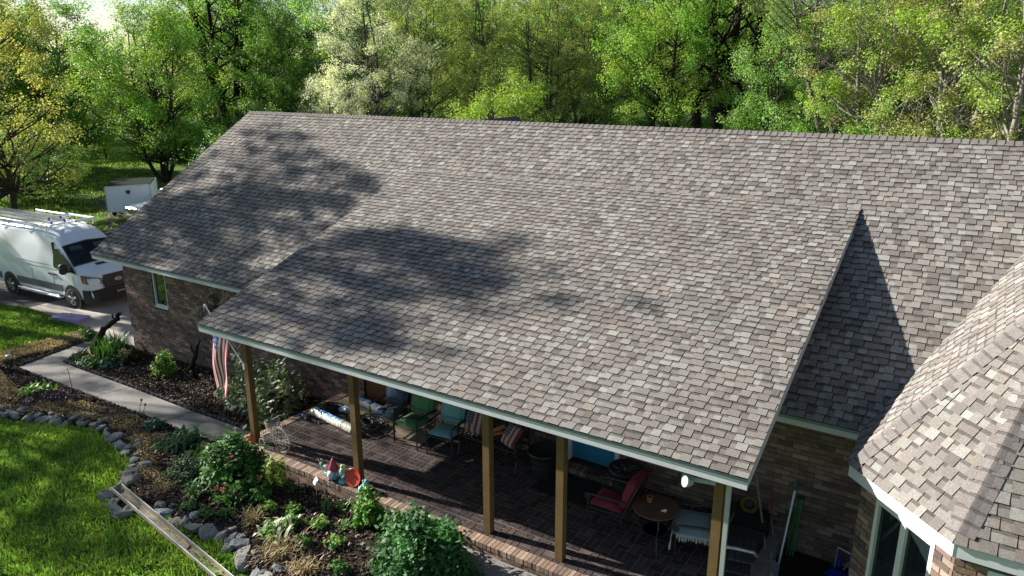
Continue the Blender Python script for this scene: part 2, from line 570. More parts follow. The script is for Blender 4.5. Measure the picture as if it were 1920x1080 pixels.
# porch roof
mb = MB()
LP = (JY - PY) / math.cos(a4)
shingles(mb, (XPL, PY, PZ), (1, 0, 0), (0, math.cos(a4), math.sin(a4)), [(0, 0), (XPR - XPL, 0), (XPR - XPL, LP), (0, LP)], seed=23)
porch_roof = mb.build('porch_roof', M_SHING, house)
# trims
mb = MB()
def board(p, q, h, t, nrm, drop=.012):
    """fascia board from p to q, height h, thickness t away from nrm side"""
    p = Vector(p); q = Vector(q); n = Vector(nrm).normalized(); z = Vector((0, 0, 1))
    a, b = p - z * drop, q - z * drop
    P = [a, b, b - z * h, a - z * h]
    P2 = [v - n * t for v in P]
    mb.add(P + P2, [(0, 1, 2, 3), (7, 6, 5, 4), (1, 0, 4, 5), (2, 1, 5, 6), (3, 2, 6, 7), (0, 3, 7, 4)], (1, 1, 1), 0)
board((XL + .01, EY + .03, EZ + .018), (XPL + .02, EY + .03, EZ + .018), .165, .025, (0, -1, 0))
board((XPR - .3, EY + .03, EZ + .018), (-1.02, EY + .03, EZ + .018), .165, .025, (0, -1, 0))
board((XPL + .01, PY + .025, PZ + .010), (XPR - .005, PY + .025, PZ + .010), .165, .025, (0, -1, 0))
mb.build('fascia', M_TRIM, house)
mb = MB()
# drip edge proud of each fascia; its dark colour paints the shingle overhang's shade
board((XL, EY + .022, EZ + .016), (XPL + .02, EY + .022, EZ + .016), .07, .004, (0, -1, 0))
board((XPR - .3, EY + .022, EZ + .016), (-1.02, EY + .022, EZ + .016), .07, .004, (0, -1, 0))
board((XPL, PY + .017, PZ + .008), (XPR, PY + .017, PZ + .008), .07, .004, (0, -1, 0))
mb.build('drip_edge', mat('drip_shade_metal', (.20, .245, .265), rough=.5, noise=[(4, .12), (30, .08)], spec=.35, spots=[(7, .68, (.12, .13, .13))]), house)
# rake boards
for p_, q_, n_ in (((XPR - .004, PY + .03, PZ), (XPR - .004, JY - .1, JZ - .03), (1, 0, 0)), ((XPL + .004, PY + .03, PZ), (XPL + .004, JY - .1, JZ - .03), (-1, 0, 0)), ((XL + .004, EY + .03, EZ), (XL + .004, RY, RZ), (-1, 0, 0))):
    mb = MB()
    board(p_, q_, .15, .022, n_, .014)
    mb.build('rake_board', M_RAKE, house)
# soffits, porch ceiling and the cheek under the right rake
mb = MB()
def slab(x0, y0, x1, y1, z): mb.box(((x0 + x1) / 2, (y0 + y1) / 2, z), (x1 - x0, y1 - y0, .02))
slab(XL + .03, EY + .06, XPL + .1, 11.42, EZ - .15)
slab(XPR - .2, EY + .06, -.9, 11.42, EZ - .15)
slab(XPL + .05, PY + .055, XPR - .05, 8.9, PZ - .16)
slab(XPL + .3, 8.9, XPR - .7, 11.38, PZ - .16)
if False: mb.add([(XPR - .12, PY + .05, PZ - .05), (XPR - .12, EY - .05, PZ - .05 + T4 * (EY - .05 - PY)), (XPR - .12, EY - .05, EZ - .15)], [(0, 1, 2)])
mb.add([(XPR - .75, EY - .05, PZ + T4 * (EY - .05 - PY) - .02), (XPR - .75, JY - .3, PZ + T4 * (JY - .3 - PY) - .02), (XPR - .75, JY - .3, EZ + T7 * (JY - .3 - EY)), (XPR - .75, EY - .05, EZ + T7 * (-.05))], [(0, 1, 2, 3)])
mb.build('soffit', M_TRIM, house)
# rear wing ridge peeping over the main ridge
mb = MB()
for s in (1, -1):
    mb.quad((-14.05, 18.4, 5.825), (-14.05, 22.0, 5.825), (-14.05 + s * 3.4, 22.0, 3.9), (-14.05 + s * 3.4, 18.4, 3.9), (.10, .095, .095), 0)
mb.add([(-14.05, 22.0, 5.82), (-17.4, 22.0, 3.9), (-10.7, 22.0, 3.9)], [(0, 2, 1)], (.10, .095, .095), 0)
mb.build('rear_wing_roof', M_SHING, house)

# front wall with openings
WX0, WX1, WY, WZ0, WZ1 = -20.9, -.85, 11.4, -1.0, 2.10
holes = [(-19.52 - WX0, .93 - WZ0, -18.86 - WX0, 2.0 - WZ0), (-11.45 - WX0, 1.0 + .0, -10.15 - WX0, 3.05), (-6.10 - WX0, 1.1, -5.02 - WX0, 3.08)]
AC, AZ, AR = (-16.45, 1.15, .86)
def in_arch(u, v, m=0.0):
    x, z = u + WX0, v + WZ0
    return (abs(x - AC) < AR + m and .3 < z < AZ) or ((x - AC) ** 2 + (z - AZ) ** 2 < (AR + m) ** 2 and z >= AZ)
mb = MB()
bricks(mb, (WX0, WY, WZ0), (1, 0, 0), (0, 0, 1), WX1 - WX0, WZ1 - WZ0, holes, seed=41, skip=lambda u, v: in_arch(u, v, .1))
wall_plate(mb, (WX0, WY, WZ0), (1, 0, 0), (0, 0, 1), WX1 - WX0, WZ1 - WZ0, holes)
front_wall = mb.build('front_wall', [M_BRICK, M_MORTAR], house)
# other outside walls
mb = MB()
bricks(mb, (WX0, 22.9, WZ0), (0, -1, 0), (0, 0, 1), 22.9 - WY, WZ1 - WZ0, [], seed=44)
wall_plate(mb, (WX0, 22.9, WZ0), (0, -1, 0), (0, 0, 1), 22.9 - WY, WZ1 - WZ0)
mb.add([(WX0, WY, WZ1), (WX0, 22.9, WZ1), (WX0, RY, RZ - .25)], [(0, 1, 2)], (.6, .6, .6), 1)
mb.quad((6.8, 11.4, WZ0), (6.8, 22.9, WZ0), (6.8, 22.9, WZ1), (6.8, 11.4, WZ1), (1, 1, 1), 1)
mb.quad((6.8, 22.9, WZ0), (WX0, 22.9, WZ0), (WX0, 22.9, WZ1), (6.8, 22.9, WZ1), (1, 1, 1), 1)
mb.quad((3.2, 11.4, WZ0), (6.8, 11.4, WZ0), (6.8, 11.4, WZ1), (3.2, 11.4, WZ1), (1, 1, 1), 1)
mb.build('side_wall', [M_BRICK, M_MORTAR], house)
# herringbone arch set in the wall
mb = MB()
rr = np.random.default_rng(5)
bw, bl2 = .062, .186
for i in range(-16, 17):
    for j in range(-8, 9):
        for kind in (0, 1):
            # 45 degree herringbone, cell of 1 x 3
            if kind == 0: cx, cz, lx, lz = i * bw + j * bl2 + bl2 / 2, i * bw - j * bl2 * 1.0 + bw / 2, bl2, bw
            else: cx, cz, lx, lz = i * bw + j * bl2 + bw / 2, i * bw - j * bl2 * 1.0 + bw + bl2 / 2, bw, bl2
            c45 = math.cos(R(45)); X = (cx - cz) * c45; Z = (cx + cz) * c45
            px, pz = AC + X, AZ - .1 + Z
            if not in_arch(px - WX0, pz - WZ0, -.04): continue
            Mx = Matrix.Rotation(R(-45), 3, 'Y')
            c = BR_PAL[rr.integers(len(BR_PAL))] * rr.uniform(.75, 1.15)
            mb.box((px, WY - .006 - rr.random() * .006, pz), (lx - .012, .02, lz - .012), tuple(c), 0, Mx)
for k in range(30):
    t = math.pi * (k + .5) / 30
    mb.box((AC + (AR + .04) * math.cos(t), WY - .008, AZ + (AR + .04) * math.sin(t)), (.1, .03, .075), tuple(BR_PAL[k % 7] * .9), 0, Matrix.Rotation(-t, 3, 'Y'))
for k in range(10):
    for s in (1, -1):
        mb.box((AC + s * (AR + .04), WY - .008, AZ - .05 - k * .085), (.1, .03, .075), tuple(BR_PAL[(k * 3) % 7] * .9), 0)
mb.build('herringbone_arch', M_BRICK, front_wall)

# left window
def win(name, x0, x1, z0, z1, y, parent, label=None):
    mb = MB(); fw = .045
    for (cx, cz, sx, sz) in ((x0 + fw / 2, (z0 + z1) / 2, fw, z1 - z0), (x1 - fw / 2, (z0 + z1) / 2, fw, z1 - z0), ((x0 + x1) / 2, z0 + fw / 2, x1 - x0 - 2 * fw, fw), ((x0 + x1) / 2, z1 - fw / 2, x1 - x0 - 2 * fw, fw)):
        mb.box((cx, y, cz), (sx, .07, sz))
    w = mb.build(name, M_WINTRIM, parent)
    mb = MB(); mb.box(((x0 + x1) / 2, y + .02, (z0 + z1) / 2), (x1 - x0 - 2 * fw, .01, z1 - z0 - 2 * fw)); mb.build('pane', M_DARKGL, w)
    mb = MB(); mb.box(((x0 + x1) / 2, y - .035, z0 - .02), (x1 - x0, .08, .03)); mb.build('sill', M_WINTRIM, w)
    return w
win('window', -19.5, -18.88, .95, 2.0, WY + .05, house)
# brown panel in the recess
mb = MB(); mb.box((-10.8, WY + .05, 1.05), (1.28, .04, 2.06))
for z in (.35, 1.05): mb.box((-10.8, WY + .025, z + .3), (1.0, .015, .55))
mb.build('wooden_panel', M_BROWN, house)
# front door
mb = MB(); mb.box((-5.56, WY + .06, 1.12), (.92, .05, 1.92))
for (cx, cz, sx, sz) in ((-5.78, .45, .3, .5), (-5.34, .45, .3, .5), (-5.78, 1.35, .3, .9), (-5.34, 1.35, .3, .9)):
    mb.box((cx, WY + .032, cz), (sx, .012, sz))
door = mb.build('door', M_DOOR, house)
mb = MB()
for x in (-6.06, -5.06): mb.box((x, WY + .02, 1.1), (.085, .12, 1.98))
mb.box((-5.56, WY + .02, 2.06), (.92, .12, .07)); mb.build('door_frame', M_WINTRIM, door)
mb = MB(); mb.box((-5.56, WY + .0, .13), (.92, .16, .045)); mb.build('threshold', M_BLACK, door)
mb = MB(); mb.lathe((-5.2, WY + .02, .95), [(.01, 0), (.03, .01), (.03, .05), (.01, .06)], 10, M=Matrix.Rotation(R(90), 3, 'X')); mb.build('door_knob', M_RAKE, door)
mb = MB(); rr = np.random.default_rng(9)
for k in range(22):
    x = -6.25 + k * .075
    mb.box((x, 11.24, .05), (.064, .30, .105), tuple(BR_PAL[rr.integers(7)] * .8), 0)
mb.box((-5.46, 11.25, .045), (1.64, .28, .09), (.6, .6, .6), 1)
mb.build('door_step', [M_BRICK, M_MORTAR], house)

# porch floor: basket-weave brick on a slab
FX0, FX1, FY0, FY1 = -12.2, -1.98, 8.40, 11.4
mb = MB(); rr = np.random.default_rng(13)
mb.box(((FX0 + FX1) / 2, (FY0 + .06 + FY1 + .1) / 2, -.51), (FX1 - FX0 - .06, FY1 - FY0 + .02, 1.0), (1, 1, 1), 1)
cell = .222
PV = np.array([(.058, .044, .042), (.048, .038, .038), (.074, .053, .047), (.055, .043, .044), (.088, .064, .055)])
nx = int((FX1 - FX0 - .22) / cell) + 1; ny = int((FY1 - FY0 - .2) / cell) + 1
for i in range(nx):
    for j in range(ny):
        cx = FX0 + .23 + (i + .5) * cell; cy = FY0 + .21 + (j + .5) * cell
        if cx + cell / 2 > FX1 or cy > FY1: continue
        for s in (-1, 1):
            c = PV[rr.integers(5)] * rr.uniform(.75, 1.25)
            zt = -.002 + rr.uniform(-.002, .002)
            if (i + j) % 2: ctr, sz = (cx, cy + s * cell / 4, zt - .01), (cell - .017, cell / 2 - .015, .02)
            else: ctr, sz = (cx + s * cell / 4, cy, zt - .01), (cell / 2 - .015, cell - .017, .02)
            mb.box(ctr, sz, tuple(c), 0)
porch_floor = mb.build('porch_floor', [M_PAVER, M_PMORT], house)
# rowlock edge and the brick face below it
mb = MB(); rr = np.random.default_rng(17)
LG = np.array([(.30, .215, .16), (.24, .17, .13), (.35, .26, .20), (.20, .15, .125), (.27, .17, .13)])
x = FX0 + .02
while x < FX1 - .03:
    c = LG[rr.integers(5)] * rr.uniform(.8, 1.15)
    mb.box((x + .034, FY0 + .1 + rr.uniform(-.004, .004), -.038 + rr.uniform(0, .005)), (.066, .205, .092), tuple(c), 0)
    x += .077
y = FY0 + .22
while y < FY1 - .03:
    c = LG[rr.integers(5)] * rr.uniform(.9, 1.25)
    mb.box((FX0 + .1, y + .034, -.036 + rr.uniform(0, .005)), (.205, .066, .092), tuple(c), 0)
    y += .077
mb.box(((FX0 + FX1) / 2, FY0 + .105, -.05), (FX1 - FX0 - .04, .19, .085), (1, 1, 1), 1)
mb.box((FX0 + .11, (FY0 + FY1) / 2, -.051), (.19, FY1 - FY0 - .04, .085), (1, 1, 1), 1)
bricks(mb, (FX0 + .02, FY0 + .02, -.69), (1, 0, 0), (0, 0, 1), FX1 - FX0 - .02, .60, seed=61, pal=LG * .95)
wall_plate(mb, (FX0 + .02, FY0 + .02, -.69), (1, 0, 0), (0, 0, 1), FX1 - FX0 - .02, .61)
bricks(mb, (FX0 + .02, FY1, -.69), (0, -1, 0), (0, 0, 1), FY1 - FY0 - .02, .60, seed=62, pal=LG * .95)
wall_plate(mb, (FX0 + .02, FY1, -.69), (0, -1, 0), (0, 0, 1), FY1 - FY0 - .02, .61)
mb.build('porch_ledge', [M_BRICK, M_MORTAR], house)
# posts
for i, px in enumerate((-11.98, -9.06, -6.13, -4.78, -2.40)):
    mb = MB(); mb.box((px, 8.74, 1.14), (.128, .128, 2.275))
    mb.build('porch_post', M_POST, house)
mb = MB(); mb.box(((XPL + XPR) / 2, 8.74, 2.285), (XPR - XPL - .2, .14, .03)); mb.build('porch_beam', M_POST, house)
# downspout and floodlight by the last post
mb = MB(); mb.box((-2.275, 8.70, .98), (.06, .05, 2.58)); mb.tube([(-2.265, 8.70, 2.27), (-2.2, 8.55, 2.31)], .04, 6); mb.build('downspout', mat('downspout_paint', (.33, .36, .36), rough=.5, noise=[(5, .1)]), house)
mb = MB()
mb.tube([(-2.44, 8.66, 2.14), (-2.75, 8.56, 2.16)], .035, 8)
M_LAMPW = mat('lamp_housing', (.36, .37, .37), rough=.5)
fl = mb.build('floodlight', M_LAMPW, house)
mb = MB()
mb.lathe((-2.70, 8.55, 2.16), [(.03, 0), (.055, .03), (.075, .10), (.08, .14), (.06, .142), (.05, .12)], 14, M=Matrix.Rotation(R(-100), 3, 'Y'))
mb.lathe((-2.70, 8.50, 2.14), [(.03, 0), (.05, .03), (.07, .09), (.075, .12), (.05, .122)], 14, M=Matrix.Rotation(R(65), 3, 'X') @ Matrix.Rotation(R(-40), 3, 'Y'))
mb.build('lamp_head', M_LAMPW, fl, smooth=False)
# step in front of the door
mb = MB(); mb.box((-5.2, 7.55, -.33), (2.4, 1.66, .34))
mb.build('porch_step', M_CONC, house)

# bay with its steep hipped roof
TB = 1.3; ab = math.atan(TB)
A0 = Vector((-1.05, 9.91, EZ)); B0 = Vector((.24, 8.66, EZ)); C0 = Vector((2.06, 8.66, EZ)); D0 = Vector((3.35, 9.91, EZ))
AP = Vector((1.15, 10.83, EZ + TB * 2.2))
YB = EY + (AP.z - EZ) / T7
mb = MB()
def plane_sh(P, Q, R_, extra, seed, scale=1.0):
    P = Vector(P); U = (Vector(Q) - P).normalized()
    pts = [Vector(p) for p in [P, Q, R_] + extra]
    nn = (pts[1] - pts[0]).cross(pts[2] - pts[0]).normalized()
    V = nn.cross(U)
    reg = [((p - P).dot(U), (p - P).dot(V)) for p in pts]
    shingles(mb, P, U, V, reg, seed=seed)
plane_sh(A0, B0, AP, [], 71)
plane_sh(B0, C0, AP, [], 72)
plane_sh(C0, D0, AP, [], 73)
plane_sh((-1.05, EY + .02, EZ), A0, AP, [(AP.x, YB, AP.z)], 74)
plane_sh(D0, (3.35, EY + .02, EZ), (AP.x, YB, AP.z), [AP], 75)
bay_roof = mb.build('bay_roof', M_SHING, house)
mb = MB()
nB = Vector((-.7071, -.7071, 0)); nC = Vector((0, -1, 0)); nA = Vector((-1, 0, 0)); nD = Vector((.7071, -.7071, 0))
def dn(n): return n * math.cos(ab) - Vector((0, 0, math.sin(ab)))
def hip(P, n1, n2, seed):
    T = (AP - P).normalized()
    def perp(n):
        d = dn(n); N = n * math.sin(ab) + Vector((0, 0, math.cos(ab)))
        d = T.cross(N)
        return d if d.dot(n) > 0 or True else d
    def sidev(n, other):
        N = n * math.sin(ab) + Vector((0, 0, math.cos(ab))); d = T.cross(N).normalized()
        return d if d.dot(n - other) > 0 else -d
    ridge_caps(mb, P + T * .14, AP, sidev(n1, n2), sidev(n2, n1), w=.17, exp=.16, th=.016, seed=seed)
hip(A0, nA, nB, 81); hip(B0, nB, nC, 82); hip(C0, nC, nD, 83)
mb.build('hip_cap', M_SHING, bay_roof)
# bay fascia
mb = MB()
def bfas(P, Q, n):
    i = Vector(n) * -.022
    board(Vector(P) + i + Vector((0, 0, .01)), Vector(Q) + i + Vector((0, 0, .01)), .17, .025, n)
bfas(A0, B0, nB); bfas(B0, C0, nC); bfas(C0, D0, nD); bfas((-1.05, EY, EZ), A0, nA); bfas(D0, (3.35, EY, EZ), -nA)
z = EZ - .14
mb.add([(-1.02, EY, z), (A0.x + .03, A0.y + .02, z), (B0.x + .02, B0.y + .03, z), (C0.x - .02, C0.y + .03, z), (D0.x - .03, D0.y + .02, z), (3.32, EY, z)], [(0, 1, 2, 3, 4, 5)])
mb.build('bay_fascia', M_TRIM, house)
# bay walls: brick piers and windows
pA = Vector((-.85, 10.01, -1.0)); pB = Vector((.30, 8.86, -1.0)); pC = Vector((2.0, 8.86, -1.0)); pD = Vector((3.15, 10.01, -1.0))
mb = MB(); HB = 3.09
LB = (pB - pA).length
BP = BR_PAL * 1.05
hB = [(.30, 1.1, LB - .30, 2.93)]
bricks(mb, pA, pB - pA, (0, 0, 1), LB, HB, hB, seed=91, pal=BP); wall_plate(mb, pA, pB - pA, (0, 0, 1), LB, HB, hB)
hC = [(.32, 1.1, 1.38, 2.93)]
bricks(mb, pB, pC - pB, (0, 0, 1), 1.7, HB, hC, seed=92, pal=LG * 1.2); wall_plate(mb, pB, pC - pB, (0, 0, 1), 1.7, HB, hC)
bricks(mb, (-.85, 11.4, -1), (0, -1, 0), (0, 0, 1), 11.4 - 10.01, HB, seed=93, pal=BP); wall_plate(mb, (-.85, 11.4, -1), (0, -1, 0), (0, 0, 1), 11.4 - 10.01, HB)
wall_plate(mb, pC, pD - pC, (0, 0, 1), LB, HB); wall_plate(mb, pD, (0, 1, 0), (0, 0, 1), 1.39, HB)
mb.build('bay_wall', [M_BRICK, M_MORTAR], house)
def bay_win(P, U, s0, s1, z0, z1, nm=2):
    P = Vector(P); U = Vector(U).normalized(); n = U.cross(Vector((0, 0, 1)))
    ang = math.atan2(U.y, U.x); Mz = Matrix.Rotation(ang, 3, 'Z')
    def at(s, z, d): return Vector((P.x, P.y, 0)) + U * s - n * d + Vector((0, 0, z))
    w_ = None
    mb = MB(); fw = .06
    for s in (s0 + fw / 2, s1 - fw / 2): mb.box(at(s, (z0 + z1) / 2, .03), (fw, .08, z1 - z0), M=Mz)
    for z in (z0 + fw / 2, z1 - fw / 2): mb.box(at((s0 + s1) / 2, z, .03), (s1 - s0 - 2 * fw, .08, fw), M=Mz)
    for k in range(1, nm):
        s = s0 + (s1 - s0) * k / nm
        mb.box(at(s, (z0 + z1) / 2, .03), (.09, .08, z1 - z0 - 2 * fw), M=Mz)
        mb.box(at(s, (z0 + z1) / 2, -.012), (.02, .01, z1 - z0 - 2 * fw), M=Mz)
    w_ = mb.build('window', M_WINTRIM, house)
    for k in range(nm):
        a = s0 + (s1 - s0) * k / nm + .045 + (.015 if k == 0 else 0); b = s0 + (s1 - s0) * (k + 1) / nm - .045 - (.015 if k == nm - 1 else 0)
        mb = MB(); mb.box(at((a + b) / 2, (z0 + z1) / 2, .04), (b - a, .01, z1 - z0 - 2 * fw), M=Mz); mb.build('pane', M_DARKGL, w_)
bay_win(pA, pB - pA, .30, LB - .30, .1, 1.93, 2)
bay_win(pB, pC - pB, .32, 1.38, .1, 1.93, 1)
# ------------------------------------------------------------------ ground
M_GRASSG = mat('lawn_ground', (.075, .135, .022), rough=1, noise=[(.22, .30, 3), (3, .35, 5), (40, .35, 2)], spec=.1, spots=[(.5, .62, (.075, .075, .035)), (5, .64, (.05, .045, .025))], bump=(14, .8, .06))
M_MULCH = mat('mulch', (.042, .029, .022), rough=1, noise=[(6, .4), (40, .5, 3)], spec=.1, bump=(30, 1, .04))
M_GRAVEL = mat('gravel', (.20, .18, .155), rough=1, noise=[(1.2, .2), (40, .45, 2)], spec=.1, bump=(60, .8, .03))
M_ASPH = mat('asphalt', (.10, .092, .084), rough=1, noise=[(1.0, .25), (70, .35, 2)], spec=.15, bump=(90, .5, .01))
M_LEAF = mat('leaf', attr=True, rough=.55, trans=.36, spec=.3)
M_LEAFT = mat('thick_leaf', attr=True, rough=.42, trans=.18, spec=.45)
M_GRASS = mat('grass_blade', attr=True, rough=.6, trans=.35, spec=.25)
M_BARK = mat('bark', attr=True, rough=1, noise=[(6, .3), (30, .3)], spec=.1, bump=(18, .8, .03))
M_CHIP = mat('mulch_chip', attr=True, rough=.95, spec=.12)
M_STONE = mat('field_stone', attr=True, rough=.95, noise=[(5, .22), (30, .22), (90, .15, 2)], spec=.15, bump=(22, .8, .02), spots=[(6, .68, (.10, .105, .07))])

xs = [-900, -400] + HX + [250, 600]
mb = MB()
for a, b in zip(xs[:-1], xs[1:]):
    za = gh(a); zb = gh(b)
    mb.quad((a, -300, za - .02), (b, -300, zb - .02), (b, 1500, zb - .02), (a, 1500, za - .02))
tag(mb.build('ground', M_GRASSG), kind='structure')

DRIVE = [(-28.55, 11.95), (-24.6, 11.75), (-22.95, 11.75), (-22.2, 11.55), (-20.95, 11.55), (-20.95, 24), (-28.6, 24)]
tag(sheet('driveway', DRIVE, .012, mat('driveway_concrete', (.36, .33, .29), rough=.95, noise=[(.8, .14), (30, .10)], spots=[(1.2, .64, (.26, .24, .21))], bump=(90, .25, .004))), kind='structure')
ASPH = [(-70, 9.0), (-36, 10.6), (-29.6, 11.7), (-28.62, 11.9), (-28.62, 24), (-40, 27), (-52, 30), (-54, 28), (-42, 22.5), (-36, 16.5), (-70, 13)]
tag(sheet('gravel_road', ASPH, .006, M_ASPH), kind='structure')
joint = M_MULCH
# walkway: separate slabs
near = [(-22.49, 8.86), (-18.4, 8.80), (-15.35, 8.74), (-13.35, 8.68), (-12.24, 8.66)]
far = [(-21.85, 9.72), (-18.15, 9.60), (-15.2, 9.45), (-13.2, 9.42), (-12.24, 9.42)]
for i in range(4):
    g = .012
    P = [(near[i][0] + g, near[i][1]), (near[i + 1][0] - g, near[i + 1][1]), (far[i + 1][0] - g, far[i + 1][1]), (far[i][0] + g, far[i][1])]
    tag(sheet('walkway', P, .035, M_CONC, thick=.09), kind='structure')
tag(sheet('walkway', [(-22.5, 8.875), (-21.87, 9.74), (-22.30, 10.6), (-22.86, 10.4)], .035, M_CONC, thick=.09), kind='structure')
tag(sheet('walkway', [(-22.87, 10.42), (-22.31, 10.62), (-22.55, 11.72), (-23.1, 11.74)], .035, M_CONC, thick=.09), kind='structure')

BED_A = [(-21.80, 9.80), (-18.15, 9.66), (-15.2, 9.51), (-12.22, 9.47), (-12.22, 11.39), (-20.9, 11.39), (-21.0, 11.5), (-22.35, 11.5), (-22.2, 10.6)]
BED_B = [(-23.4, 6.9), (-19.2, 6.98), (-18.3, 7.45), (-17.3, 7.6), (-16.4, 7.9), (-15.5, 7.62), (-14.2, 7.42), (-13.6, 6.95), (-13.1, 6.35), (-12.3, 6.08), (-11.8, 6.42), (-10.9, 6.45), (-9.9, 6.55), (-9.3, 6.25), (-8.6, 6.1), (-7.2, 5.6), (-6.45, 5.6), (-6.42, 8.41), (-12.22, 8.41), (-12.22, 8.60), (-15.35, 8.68), (-18.4, 8.74), (-22.55, 8.80), (-23.3, 8.6)]
BED_C = [(-23.9, 7.0), (-23.4, 6.9), (-23.35, 8.6), (-22.58, 8.9), (-22.95, 10.4), (-23.18, 11.7), (-23.8, 11.6), (-23.9, 10.0), (-24.2, 8.6)]
tag(sheet('garden_bed', BED_A, .03, M_MULCH, cell=.16, bump=.05, seed=1), kind='structure')
tag(sheet('garden_bed', BED_B, .045, M_MULCH, cell=.16, bump=.06, seed=2), kind='structure')
tag(sheet('garden_bed', [(-1.95, 8.45), (-.3, 8.9), (-.86, 9.6), (-.86, 11.38), (-1.95, 11.38)], .03, M_MULCH, cell=.2, bump=.05, seed=4), kind='structure')
tag(sheet('garden_bed', BED_C, .03, M_MULCH, cell=.16, bump=.05, seed=3), kind='structure')

# mulch chips and dead leaves
def chips(name, polys, n, dz):
    X = []; Y = []
    for p, k in polys:
        x, y = scatter(p, k); X.append(x); Y.append(y)
    X = np.concatenate(X); Y = np.concatenate(Y); N = len(X)
    P = np.stack([X, Y, ghv(X) + dz + rng.uniform(.01, .05, N)], 1)
    V = leaf_quads(P, .085, .42, up=.6)
    pal = np.array([(.05, .036, .028), (.075, .053, .04), (.03, .022, .018), (.12, .088, .066), (.20, .155, .12), (.33, .27, .21)])
    C = pal[rng.choice(6, N, p=[.26, .25, .16, .16, .11, .06])] * rng.uniform(.7, 1.3, (N, 1))
    return tag(np_mesh(name, V, 4, C, M_CHIP), kind='stuff', label='dark shredded bark mulch and dry leaf litter covering the beds', cat='mulch')
chips('mulch_litter', [(BED_A, 22000), (BED_B, 52000), (BED_C, 6000)], 0, .05)

# grass
def grass(name, poly, n, hgt, wid, cols, clump=.6, excl=(), label='', lean=.55, tuft=.09):
    """grass grown in tufts: blades of one tuft share a lean and a shade"""
    K = max(1, n // 16)
    tx, ty = scatter(poly, K)
    K = len(tx)
    f = .5 + .5 * np.sin(tx * 1.7 + np.sin(ty * 2.3) * 1.3) * np.cos(ty * 1.9 + np.sin(tx * 1.1))
    f2 = .5 + .5 * np.sin(tx * 5.1 + 2 * np.sin(ty * 4.3)) * np.cos(ty * 4.7 + tx)
    th = hgt * (.45 + .5 * f2 + .5 * rng.random(K) ** 2)
    ta = rng.uniform(0, 2 * np.pi, K); tl = rng.uniform(.1, 1.0, K); tc = rng.uniform(.6, 1.35, K)
    k = np.repeat(np.arange(K), 16); N = len(k)
    x = tx[k] + rng.normal(size=N) * tuft; y = ty[k] + rng.normal(size=N) * tuft
    keep = in_poly(x, y, poly); k = k[keep]; x = x[keep]; y = y[keep]; N = len(k)
    hh = th[k] * rng.uniform(.55, 1.25, N)
    la = ta[k] + rng.normal(size=N) * .8; L = np.clip(tl[k] + rng.normal(size=N) * .25, 0, 1.3) * lean
    a = la + rng.normal(size=N) * .7
    B = np.stack([x, y, ghv(x) - .03], 1)
    w = wid * rng.uniform(.6, 1.4, N)
    s = np.stack([-np.sin(a), np.cos(a), np.zeros(N)], 1) * w[:, None]
    d1 = np.stack([np.cos(la) * L * hh * .45, np.sin(la) * L * hh * .45, hh * .62], 1)
    d2 = np.stack([np.cos(la) * L * hh * 1.5, np.sin(la) * L * hh * 1.5, hh * (1.0 - .35 * np.clip(L, 0, 1))], 1)
    V = np.stack([B - s, B + s, B + d1 + s * .8, B + d2, B + d1 - s * .8], 1).reshape(-1, 3)
    c0 = np.array(cols[0]); c1 = np.array(cols[1]); ff = f[k][:, None]
    C = (c0[None] * (1 - ff) + c1[None] * ff) * tc[k][:, None] * rng.uniform(.75, 1.3, (N, 1)) * (1 + rng.uniform(-.12, .12, (N, 3)))
    dry = rng.random(N) < .05
    C[dry] = np.array((.34, .30, .14)) * rng.uniform(.7, 1.2, (dry.sum(), 1))
    return tag(np_mesh(name, V, 5, np.clip(C, .004, .9), M_GRASS), kind='stuff', label=label, cat='grass')
LAWN1 = [(-24, 3.0), (-9.2, 4.4), (-9.2, 6.15), (-10, 6.5), (-11.8, 6.35), (-12.6, 5.95), (-13.3, 6.6), (-13.9, 7.3), (-15.5, 7.55), (-16.4, 7.8), (-17.4, 7.5), (-18.6, 7.0), (-19.3, 6.85), (-24, 6.8)]
grass('lawn_grass', LAWN1, 130000, .13, .0065, ((.19, .37, .075), (.37, .56, .11)), label='lush green lawn curving along the stone bed border')
grass('lawn_grass', [(-30, -2), (-1, 1), (-1, 8.2), (-6.3, 6.4), (-6.4, 5.5), (-9.1, 6.1), (-9.2, 4.4), (-24, 3.0), (-24, 6.8), (-30, 8)], 60000, .12, .009, ((.19, .37, .075), (.37, .56, .11)), label='the same green lawn running on in front of the porch')
LAWN2 = [(-33, 9.6), (-24.1, 7.0), (-24.3, 8.7), (-24.0, 10.1), (-23.9, 11.6), (-24.5, 11.75), (-28.5, 11.9), (-30, 11.6), (-33, 10.8)]
grass('lawn_grass', LAWN2, 60000, .13, .009, ((.13, .27, .06), (.25, .42, .09)), label='small green lawn beside the driveway')
LAWN3 = [(-36, 17.5), (-42, 23.5), (-53, 31), (-90, 62), (-120, 60), (-85, 22), (-45, 14)]
grass('meadow_grass', LAWN3, 90000, .26, .03, ((.14, .27, .06), (.28, .42, .09)), label='rough grass of the back yard between driveway and trees', clump=1.0, tuft=.3)

# ------------------------------------------------------------------ trees
def limb(mb, a, b, r0, r1, bend=.12, n=5, seg=4, col=(.07, .055, .045), rr=rng):
    a = Vector(a); b = Vector(b); L = (b - a).length
    o = Vector(rr.normal(size=3)) * L * bend
    o2 = Vector(rr.normal(size=3)) * L * bend * .5
    pts = []; rad = []
    for i in range(seg + 1):
        t = i / seg
        w = 4 * t * (1 - t)
        p = a.lerp(b, t) + o * w * .6 + o2 * math.sin(t * 6.283) * .5 + Vector((0, 0, -L * .06 * w))
        pts.append(p); rad.append(r0 + (r1 - r0) * t)
    mb.tube(pts, rad, n, col, cap=False)
    return pts

